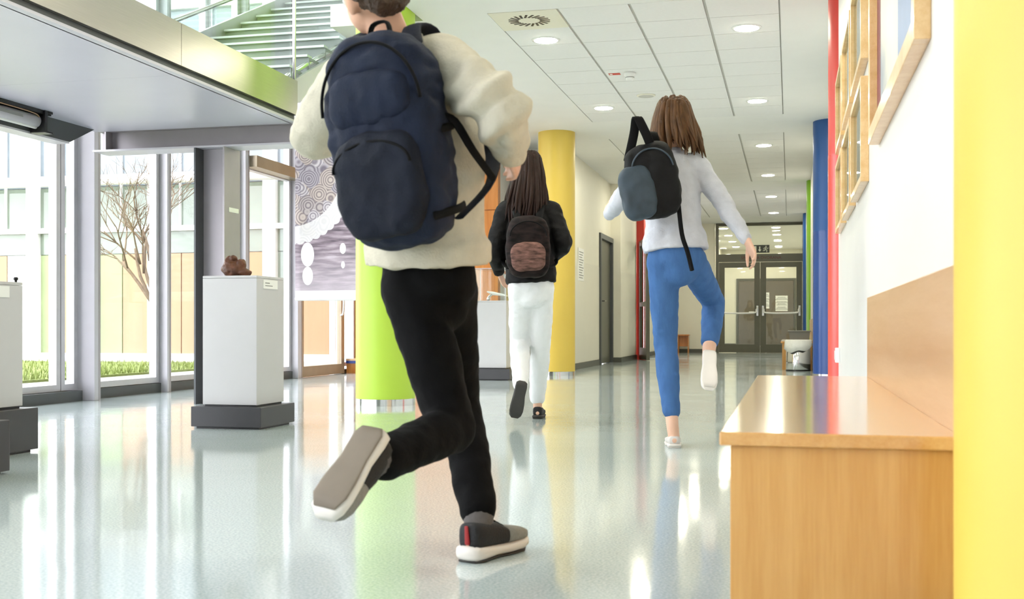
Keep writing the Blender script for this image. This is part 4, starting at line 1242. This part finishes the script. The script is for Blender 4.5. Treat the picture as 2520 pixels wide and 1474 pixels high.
def person(J, side, look, label, skin, s=1.0):
    """one continuous body"""
    mb = MB()
    sd = side.normalized()
    mid_sh = (J['shR'] + J['shL']) / 2
    mid_hip = (J['hipR'] + J['hipL']) / 2
    mb.sweep([mid_hip - (J['waist'] - mid_hip) * 0.25, mid_hip, J['waist'], J['chest'], mid_sh, J['neck']],
             [(0.09 * s, 0.075 * s), (0.112 * s, 0.085 * s), (0.108 * s, 0.08 * s), (0.13 * s, 0.092 * s), (0.11 * s, 0.07 * s), (0.05 * s, 0.05 * s)], side=sd, n=20)
    nk = (J['head'] - J['neck']).normalized()
    mb.sweep([J['neck'] - nk * 0.03, J['neck'], J['head'] - nk * 0.03], [0.056 * s, 0.05 * s, 0.05 * s])
    head(mb, J['head'], look, nk, s)
    for q in 'RL':
        mb.sweep([J['sh' + q], J['el' + q], J['wr' + q]], [0.048 * s, 0.037 * s, 0.025 * s])
        mb.ell(J['sh' + q], 0.055 * s, 0.055 * s, 0.055 * s)
        d = J['ha' + q] - J['wr' + q]
        hand(mb, J['wr' + q], d, (-sd if q == 'R' else sd), J.get('th' + q, UP * 0.6 + look), s)
        mb.sweep([J['hip' + q], (J['hip' + q] + J['kn' + q]) / 2, J['kn' + q]], [0.066 * s, 0.060 * s, 0.046 * s])
        k2 = J['kn' + q] * 0.7 + J['an' + q] * 0.3
        mb.sweep([J['kn' + q], k2, J['an' + q]], [0.046 * s, 0.046 * s, 0.032 * s])
        h, t, u_ = J['foot' + q]
        u_ = u_.normalized()
        mb.sweep([J['an' + q], h * 0.82 + t * 0.18 + u_ * 0.045], [0.032 * s, 0.030 * s])
        mb.sweep([h * 0.9 + t * 0.1 + u_ * 0.038, h * 0.5 + t * 0.5 + u_ * 0.042, h * 0.12 + t * 0.88 + u_ * 0.026], [0.024 * s, 0.026 * s, 0.016 * s])
    body = remeshed(mb, 'person', skin, voxel=0.0065, smooth=3)
    tag(body, label, 'person')
    eyes(J['head'], look, nk, s, body)
    return body

def top_garment(J, side, body, m, s, name, hem_drop, ext=0.018, sleeve=0.062, cuff=0.04, hemw=0.165, hemd=0.128, folds=None):
    mb = MB()
    sd = side.normalized()
    mid_sh = (J['shR'] + J['shL']) / 2
    mid_hip = (J['hipR'] + J['hipL']) / 2
    axis = (J['waist'] - mid_hip).normalized()
    hem = mid_hip + axis * hem_drop
    mb.sweep([hem, hem + axis * 0.05, J['waist'], J['chest'], mid_sh + (J['neck'] - mid_sh) * 0.1, J['neck'] - (J['neck'] - mid_sh) * 0.12],
             [(hemw * s, hemd * s), (hemw * s, hemd * s), (0.135 * s + ext, 0.098 * s + ext), (0.142 * s + ext, 0.10 * s + ext), (0.115 * s + ext, 0.07 * s + ext), (0.062 * s, 0.060 * s)], side=sd, n=24, caps=False)
    for q in 'RL':
        end = J['wr' + q] * 1.0 + (J['el' + q] - J['wr' + q]) * 0.06
        mb.sweep([J['sh' + q] + (mid_sh - J['sh' + q]) * 0.25, J['sh' + q], (J['sh' + q] + J['el' + q]) / 2, J['el' + q], (J['el' + q] + end) / 2, end],
                 [0.06 * s + ext * 0.6, sleeve * s * 1.05, sleeve * s, sleeve * s * 0.92, sleeve * s * 0.82, cuff * s], n=16)
    g = remeshed(mb, name, m, body, voxel=0.008, smooth=5, disp=folds)
    for q in 'RL':
        d = (J['wr' + q] - J['el' + q]).normalized()
        MB().sweep([J['wr' + q] - d * 0.055, J['wr' + q] - d * 0.005], [cuff * s * 1.02, cuff * s * 0.93], n=18, sub=2, caps=False).build('cuff', m, g, smooth=True)
    return g

def trousers(J, side, body, m, s, rise=0.10, hipw=0.138, thigh=0.092, knee=0.064, ankle=0.048, endfrac=0.96, folds=None, endL=None):
    mb = MB()
    sd = side.normalized()
    mid_hip = (J['hipR'] + J['hipL']) / 2
    axis = (J['waist'] - mid_hip).normalized()
    mb.sweep([mid_hip - axis * 0.05, mid_hip, mid_hip + axis * rise], [(0.11 * s, 0.09 * s), (hipw * s, 0.11 * s), (hipw * 0.92 * s, 0.10 * s)], side=sd, n=20)
    for q in 'RL':
        ef = endL if (q == 'L' and endL) else endfrac
        e = J['kn' + q].lerp(J['an' + q], ef)
        k2 = J['kn' + q].lerp(e, 0.35)
        mb.sweep([J['hip' + q], J['hip' + q].lerp(J['kn' + q], 0.5), J['kn' + q]], [thigh * s, (thigh + knee) / 2 * s, knee * s], n=16)
        mb.sweep([J['kn' + q], k2, e], [knee * s, knee * 0.97 * s, ankle * s], n=16)
    return remeshed(mb, 'trousers', m, body, voxel=0.008, smooth=5, disp=folds)

def locks(body, c, fw, up, m, n, length, drop, spread=0.03, s=1.0, wind=Vector((0, 0, 0)), name='hair', r0=0.012):
    """cap of hair plus hanging tapered locks"""
    sd, fw, up = frame_axes(fw, up)
    mb = MB()
    mb.ell(c + up * 0.03 * s - fw * 0.022 * s, 0.088 * s, 0.104 * s, 0.101 * s, (sd, fw, up), 22, 14)
    hair = remeshed(mb, name, m, body, voxel=0.007, smooth=2, disp=fold(30, 0.006, (1, 1, 0.4)))
    lk = MB()
    rnd = random.Random(n + int(length * 100))
    for i in range(n):
        a = rnd.uniform(-1.9, 1.9)
        rad = rnd.uniform(0.6, 1.0)
        root = c + up * (0.03 + 0.09 * math.sqrt(max(0, 1 - rad * rad)) + 0.02) * s - fw * (0.02 + 0.095 * rad * math.cos(a)) * s + sd * (0.085 * rad * math.sin(a)) * s
        out = (-fw * math.cos(a) + sd * math.sin(a))
        L = length * rnd.uniform(0.75, 1.0)
        p1 = root + out * 0.02 - UP * L * 0.3
        p2 = p1 + out * rnd.uniform(-0.01, spread) - UP * L * 0.35 + drop * 0.5 + wind * rnd.uniform(0.3, 0.8) * 0.5
        p3 = p2 - UP * L * 0.33 + drop + wind * rnd.uniform(0.2, 1.0) + sd * rnd.uniform(-0.02, 0.02)
        lk.sweep([root, p1, p2, p3], [r0, r0 * 1.15, r0 * 0.9, 0.002], n=6, sub=3)
    lk.build('locks', m, hair, smooth=True)
    return hair

def rounded(mb, c, ax, hw, hd, hh, e=0.45, nu=28, nv=18):
    return mb.ell(c, hw, hd, hh, ax, nu, nv, e)

# ============ running boy =================================================
J = dict(hipR=P(1098, 700, 2.98), hipL=P(1012, 706, 2.94), waist=P(1048, 560, 2.94), chest=P(1035, 340, 2.91), neck=P(975, 122, 2.88), head=P(915, -18, 2.86),
         shR=P(1088, 158, 2.83), elR=P(1232, 268, 2.64), wrR=P(1258, 378, 2.84), haR=P(1272, 405, 2.93),
         shL=P(868, 190, 2.98), elL=P(772, 330, 3.14), wrL=P(838, 335, 3.36), haL=P(860, 300, 3.42),
         knR=P(1128, 985, 3.2), anR=P(1178, 1268, 2.985), knL=P(1112, 1055, 2.86), anL=P(940, 1132, 2.58))
hr, tr_ = P(1148, 1386, 2.906), P(1280, 1346, 3.122)
hr.z = tr_.z = 0.0
run_dir = (tr_ - hr).normalized()
J['footR'] = (hr, tr_, UP)
shin = (J['anL'] - J['knL']).normalized()
# trailing foot: toe points down and back, sole turned to the camera
tl_dir = (shin * 0.62 - UP * 0.60 - RGT * 0.12).normalized()
up_l = (RGT * 0.45 + FWD * 0.85 - UP * 0.3)
up_l = (up_l - tl_dir * up_l.dot(tl_dir)).normalized()
hl = J['anL'] + shin * 0.03 - up_l * 0.075 - tl_dir * 0.05
J['footL'] = (hl, hl + tl_dir * 0.235, up_l)
side = (RGT * 0.9 - FWD * 0.43).normalized()
back = (-RGT * 0.43 - FWD * 0.9).normalized()
look = (-RGT * 0.6 + FWD * 0.8).normalized()
boy = person(J, side, look, 'running person in beige sweatshirt and black trousers wearing a navy backpack', M['skin'], 0.98)
J['thR'] = UP
def sleeve_folds(p):
    base = fold(14, 0.006, (1, 1, 1.4))(p)
    d = (p - J['elR']).length
    if d < 0.2:
        base += 0.016 * (math.sin((p - J['elR']).dot((J['wrR'] - J['shR']).normalized()) * 95 + 3 * noise.noise(p * 9))) * max(0, 1 - d / 0.2)
    return base
sw = top_garment(J, side, boy, M['sweat'], 1.0, 'sweatshirt', 0.055, ext=0.022, sleeve=0.072, cuff=0.042, hemw=0.172, hemd=0.135, folds=sleeve_folds)
tro = trousers(J, side, boy, M['blackpants'], 0.95, folds=fold(16, 0.005), thigh=0.086, knee=0.064, ankle=0.053)
mid_sh = (J['shR'] + J['shL']) / 2
mb = MB()
ring = []
nk = (J['head'] - J['neck']).normalized()
for i in range(17):
    a = 2 * math.pi * i / 16
    s1 = side - nk * side.dot(nk); s1.normalize(); s2 = nk.cross(s1)
    ring.append(J['neck'] + nk * 0.004 + s1 * 0.064 * math.cos(a) + s2 * 0.062 * math.sin(a))
MB().tube(ring, 0.014, n=8).build('collar', M['sweat'], sw, smooth=True)
# short hair
sdh, fwh, uph = frame_axes(look, nk)
mb = MB()
c = J['head']
mb.ell(c + uph * 0.034 - fwh * 0.024, 0.085, 0.099, 0.096, (sdh, fwh, uph), 22, 14)
mb.ell(c - uph * 0.01 - fwh * 0.058, 0.068, 0.052, 0.062, (sdh, fwh, uph), 22, 14)
remeshed(mb, 'hair', M['hair1'], boy, voxel=0.006, smooth=2, disp=fold(60, 0.006))
shoe(hr, tr_, UP, boy, M['shoeblack'], M['sole'], M['outsole'], toe_m=M['shoegrey'], tab=M['redtab'], high=0.10, width=0.048, sole_t=0.036)
shoe(J['footL'][0], J['footL'][1], up_l, boy, M['shoeblack'], M['sole'], M['tansole'], toe_m=M['shoegrey'], tab=M['redtab'], high=0.09, width=0.048, sole_t=0.034)
for q in 'RL':
    a, k = J['an' + q], J['kn' + q]
    h, t, u_ = J['foot' + q]
    MB().sweep([a.lerp(k, 0.12), a, h * 0.80 + t * 0.20 + u_ * 0.055], [0.041, 0.040, 0.036], n=16).build('sock', M['sock'], boy, smooth=True)

# backpack
up_t = (mid_sh - J['waist']).normalized()
bs, bb = side, back
bu = bs.cross(-bb).normalized()
if bu.z < 0: bu = -bu
bu = (up_t * 0.8 + UP * 0.2).normalized()
bs = (bs - bu * bs.dot(bu)).normalized()
bb = bs.cross(bu)
if bb.dot(back) < 0: bb = -bb
bc = J['chest'].lerp(mid_sh, 0.20) + bb * 0.205 + RGT * 0.045 - UP * 0.05
bp = thing('backpack', bc - bu * 0.25, 'navy blue backpack worn by the running person', 'backpack')
AX = (bs, bb, bu)
main = remeshed(rounded(MB(), bc, AX, 0.148, 0.088, 0.258, 0.62), 'main_compartment', M['navybag'], bp, voxel=0.007, smooth=2, disp=fold(13, 0.010, (1, 1, 1.6)))
remeshed(rounded(MB(), bc + bb * 0.072 - bu * 0.10, AX, 0.118, 0.045, 0.125, 0.6), 'front_pocket', M['navybag2'], bp, voxel=0.006, smooth=2, disp=fold(16, 0.008))
remeshed(rounded(MB(), bc + bb * 0.068 + bu * 0.10, AX, 0.108, 0.032, 0.065, 0.62), 'top_pocket', M['navybag'], bp, voxel=0.006, smooth=2, disp=fold(18, 0.006))
def arc_pts(z0, w, h, off, n=14):
    return [bc + bs * (w * math.cos(math.pi * i / n)) + bu * (z0 + h * math.sin(math.pi * i / n)) + bb * off for i in range(n + 1)]
MB().tube(arc_pts(0.08, 0.135, 0.15, 0.070), 0.004, n=6).build('zipper', M['strap'], bp, smooth=True)
MB().tube(arc_pts(-0.06, 0.105, 0.06, 0.108), 0.0035, n=6).build('zipper', M['strap'], bp, smooth=True)
MB().sweep([bc + bu * 0.245 - bs * 0.03 - bb * 0.02, bc + bu * 0.285 - bs * 0.02 - bb * 0.03, bc + bu * 0.285 + bs * 0.02 - bb * 0.03, bc + bu * 0.245 + bs * 0.03 - bb * 0.02], [(0.011, 0.004)] * 4, n=8, side=bb).build('grab_handle', M['strap'], bp, smooth=True)
for q, sg in (('R', 1), ('L', -1)):
    fr_ = -bb
    sh = J['sh' + q].lerp(mid_sh, 0.42)
    pts = [bc + bu * 0.22 + bs * sg * 0.07 - bb * 0.05, sh + UP * 0.095 + bb * 0.05, sh + UP * 0.085 + fr_ * 0.05, sh + fr_ * 0.125 - UP * 0.05, J['chest'] + bs * sg * 0.12 + fr_ * 0.125 - bu * 0.05, J['chest'] + bs * sg * 0.178 - bu * 0.14, bc + bs * sg * 0.13 - bu * 0.20 - bb * 0.04]
    MB().sweep(pts, [(0.026, 0.007)] * 5 + [(0.014, 0.004)] * 2, n=10, sub=5, side=bs).build('shoulder_strap', M['navybag2'], bp, smooth=True)
tail = [bc + bs * 0.135 + bu * 0.04 - bb * 0.02, P(1120, 300, 2.70), P(1165, 372, 2.72), P(1215, 440, 2.76)]
MB().sweep(tail, [(0.011, 0.003)] * 4, n=8, side=UP).build('loose_strap', M['strap'], bp, smooth=True)
for z in (0.0, -0.19):
    MB().sweep([bc + bs * 0.12 + bu * z + bb * 0.06, bc + bs * 0.15 + bu * (z + 0.01), bc + bs * 0.14 + bu * (z + 0.02) - bb * 0.06], [(0.01, 0.003)] * 3, n=8, side=bu).build('compression_strap', M['strap'], bp, smooth=True)

# ============ girl in blue jeans ==========================================
D = 5.72
G = dict(hipR=P(1697, 640, D), hipL=P(1632, 640, D), waist=P(1657, 545, D + 0.02), chest=P(1650, 450, D + 0.05), neck=P(1655, 368, D + 0.08), head=P(1656, 302, D + 0.1),
         shR=P(1718, 408, D + 0.05), elR=P(1782, 505, D - 0.02), wrR=P(1838, 592, D - 0.1), haR=P(1856, 628, D - 0.14),
         shL=P(1590, 408, D + 0.05), elL=P(1528, 490, D + 0.2), wrL=P(1498, 530, D + 0.42), haL=P(1490, 520, D + 0.52),
         knL=P(1638, 848, D + 0.10), anL=P(1655, 1048, D - 0.02), knR=P(1757, 745, D + 0.33), anR=P(1742, 888, D + 0.04))
hl1 = P(1660, 1052, D - 0.06); hl1.z = 0
G['footL'] = (hl1, hl1 + (FWD * 0.97 + RGT * 0.08) * 0.235, UP)
sh2 = (G['anR'] - G['knR']).normalized()
td = (sh2 * 0.8 + -FWD * 0.25 - UP * 0.5).normalized()
ur = (FWD * 0.9 - UP * 0.35); ur = (ur - td * ur.dot(td)).normalized()
hr1 = G['anR'] - ur * 0.07 + sh2 * 0.02 - td * 0.04
G['footR'] = (hr1, hr1 + td * 0.235, ur)
girl = person(G, RGT, FWD, 'person in blue jeans and pale grey top running down the corridor', M['skin2'], 0.97)
top_garment(G, RGT, girl, M['greyshirt'], 0.92, 'knit_top', 0.045, ext=0.016, sleeve=0.058, cuff=0.036, hemw=0.178, hemd=0.135, folds=fold(14, 0.007, (1, 1, 1.3)))
trousers(G, RGT, girl, M['jeans'], 0.98, folds=fold(18, 0.004), thigh=0.086, knee=0.062, ankle=0.047, endfrac=0.68, endL=0.82)
shoe(G['footL'][0], G['footL'][1], UP, girl, M['shoepale'], M['sole'], M['sole'], high=0.06, width=0.042, sole_t=0.018)
shoe(G['footR'][0], G['footR'][1], ur, girl, M['shoepale'], M['sole'], M['sole'], high=0.06, width=0.042, sole_t=0.018)
locks(girl, G['head'], FWD, UP, M['hair2'], 110, 0.30, -FWD * 0.012, 0.03, 0.97, wind=(RGT * 0.03 + UP * 0.02))
# black backpack hanging off her left shoulder
gb = G['chest'] + (-FWD) * 0.22 - RGT * 0.115 - UP * 0.02
gx = (RGT * 0.97 + UP * 0.2).normalized(); gz = (UP * 0.97 - RGT * 0.2).normalized(); gy = gx.cross(gz)
if gy.dot(FWD) > 0: gy = -gy
gp = thing('black_backpack', gb - gz * 0.2, 'black backpack slung on the shoulder of the person in blue jeans', 'backpack')
remeshed(rounded(MB(), gb, (gx, gy, gz), 0.125, 0.075, 0.185, 0.6), 'main_compartment', M['blackbag'], gp, voxel=0.008, smooth=2, disp=fold(12, 0.010))
remeshed(rounded(MB(), gb - gx * 0.09 - gz * 0.045 + gy * 0.045, (gx, gy, gz), 0.085, 0.055, 0.13, 0.6), 'side_pocket', M['bluebag'], gp, voxel=0.008, smooth=2, disp=fold(14, 0.008))
MB().sweep([gb + gz * 0.15 + gx * 0.05, gb + gz * 0.235 + gx * 0.05 + FWD * 0.03, G['shL'] + RGT * 0.05 + UP * 0.085, G['shL'] + RGT * 0.04 + FWD * 0.10 - UP * 0.02, gb + FWD * 0.31 - gz * 0.02 - RGT * 0.01], [(0.024, 0.007)] * 5, side=RGT, n=10, sub=5).build('shoulder_strap', M['strap'], gp, smooth=True)
MB().sweep([gb + gz * 0.15 - gx * 0.03, P(1600, 360, D - 0.2), P(1578, 305, D - 0.22), P(1566, 290, D - 0.2), P(1560, 330, D - 0.16), gb + gz * 0.12 - gx * 0.10], [(0.022, 0.006)] * 6, side=RGT, n=10, sub=5).build('flying_strap', M['strap'], gp, smooth=True)
MB().sweep([gb - gz * 0.12 + gx * 0.10, P(1678, 575, D - 0.2), P(1692, 620, D - 0.2), P(1703, 665, D - 0.2)], [(0.011, 0.004)] * 4, side=RGT, n=8, sub=5).build('hanging_strap', M['strap'], gp, smooth=True)
MB().tube([gb + gy * 0.07 + gx * (0.10 * math.cos(math.pi * i / 10)) + gz * (0.05 + 0.10 * math.sin(math.pi * i / 10)) for i in range(11)], 0.004, n=6).build('zipper', M['bluebag'], gp, smooth=True)

# ============ girl in white trousers ======================================
D = 7.1
W_ = dict(hipR=P(1332, 706, D + 0.02), hipL=P(1283, 706, D), waist=P(1304, 640, D + 0.02), chest=P(1300, 565, D + 0.04), neck=P(1300, 478, D + 0.05), head=P(1299, 424, D + 0.06),
          shR=P(1357, 520, D + 0.04), elR=P(1388, 600, D - 0.02), wrR=P(1352, 640, D + 0.16), haR=P(1338, 650, D + 0.24),
          shL=P(1243, 520, D + 0.04), elL=P(1217, 612, D + 0.0), wrL=P(1228, 670, D + 0.16), haL=P(1236, 690, D + 0.22),
          knL=P(1279, 838, D + 0.22), anL=P(1281, 945, D - 0.04), knR=P(1330, 858, D + 0.24), anR=P(1322, 980, D + 0.42))
tl = P(1262, 1040, D); tl.z = 0.02
foot_d = (tl - W_['anL']).normalized()
ulw = (FWD * 0.9 + UP * 0.5); ulw = (ulw - foot_d * ulw.dot(foot_d)).normalized()
hlw = W_['anL'] - ulw * 0.075 - foot_d * 0.03
W_['footL'] = (hlw, hlw + foot_d * 0.235, ulw)
hrw = W_['anR'].copy() - FWD * 0.06; hrw.z = 0
W_['footR'] = (hrw, hrw + (FWD * 0.97 + RGT * 0.1) * 0.235, UP)
wg = person(W_, RGT, (FWD + RGT * 0.15).normalized(), 'long-haired person in black jacket and white trousers walking by the yellow column', M['skin2'], 0.97)
top_garment(W_, RGT, wg, M['jacket'], 0.95, 'jacket', 0.02, ext=0.022, sleeve=0.064, cuff=0.04, hemw=0.17, hemd=0.135, folds=fold(13, 0.008, (1, 1, 1.3)))
trousers(W_, RGT, wg, M['whitepants'], 0.98, folds=fold(17, 0.005), thigh=0.086, knee=0.066, ankle=0.052, endfrac=1.0)
shoe(W_['footL'][0], W_['footL'][1], ulw, wg, M['shoeblack'], M['outsole'], M['outsole'], high=0.08, width=0.043, sole_t=0.022)
shoe(W_['footR'][0], W_['footR'][1], UP, wg, M['shoeblack'], M['outsole'], M['outsole'], high=0.08, width=0.043, sole_t=0.022)
locks(wg, W_['head'], FWD, UP, M['hair3'], 150, 0.46, -FWD * 0.01, 0.04, 0.97, wind=(-RGT * 0.03))
wb = W_['waist'].lerp(W_['chest'], 0.35) - FWD * 0.20 - RGT * 0.01
wp = thing('patterned_backpack', wb - UP * 0.2, 'dark patterned backpack worn over the black jacket', 'backpack')
remeshed(rounded(MB(), wb, (RGT, -FWD, UP), 0.135, 0.08, 0.19, 0.62), 'main_compartment', M['brownbag'], wp, voxel=0.008, smooth=2, disp=fold(12, 0.008))
remeshed(rounded(MB(), wb - FWD * 0.06 - UP * 0.06, (RGT, -FWD, UP), 0.105, 0.04, 0.09, 0.6), 'front_pocket', M['palepatch'], wp, voxel=0.008, smooth=2, disp=fold(14, 0.006))
for sg in (1, -1):
    MB().sweep([wb + UP * 0.15 + RGT * sg * 0.06, W_['chest'] + RGT * sg * 0.085 + UP * 0.16 - FWD * 0.04, W_['chest'] + RGT * sg * 0.09 + UP * 0.15 + FWD * 0.06, W_['chest'] + RGT * sg * 0.10 + FWD * 0.135 - UP * 0.02, W_['waist'] + RGT * sg * 0.165 + FWD * 0.02, wb - UP * 0.13 + RGT * sg * 0.12], [(0.024, 0.006)] * 4 + [(0.013, 0.004)] * 2, side=RGT, n=10, sub=5).build('shoulder_strap', M['strap'], wp, smooth=True)
MB().tube([wb - FWD * 0.078 + RGT * (0.11 * math.cos(math.pi * i / 10)) + UP * (0.06 + 0.09 * math.sin(math.pi * i / 10)) for i in range(11)], 0.004, n=6).build('zipper', M['strap'], wp, smooth=True)
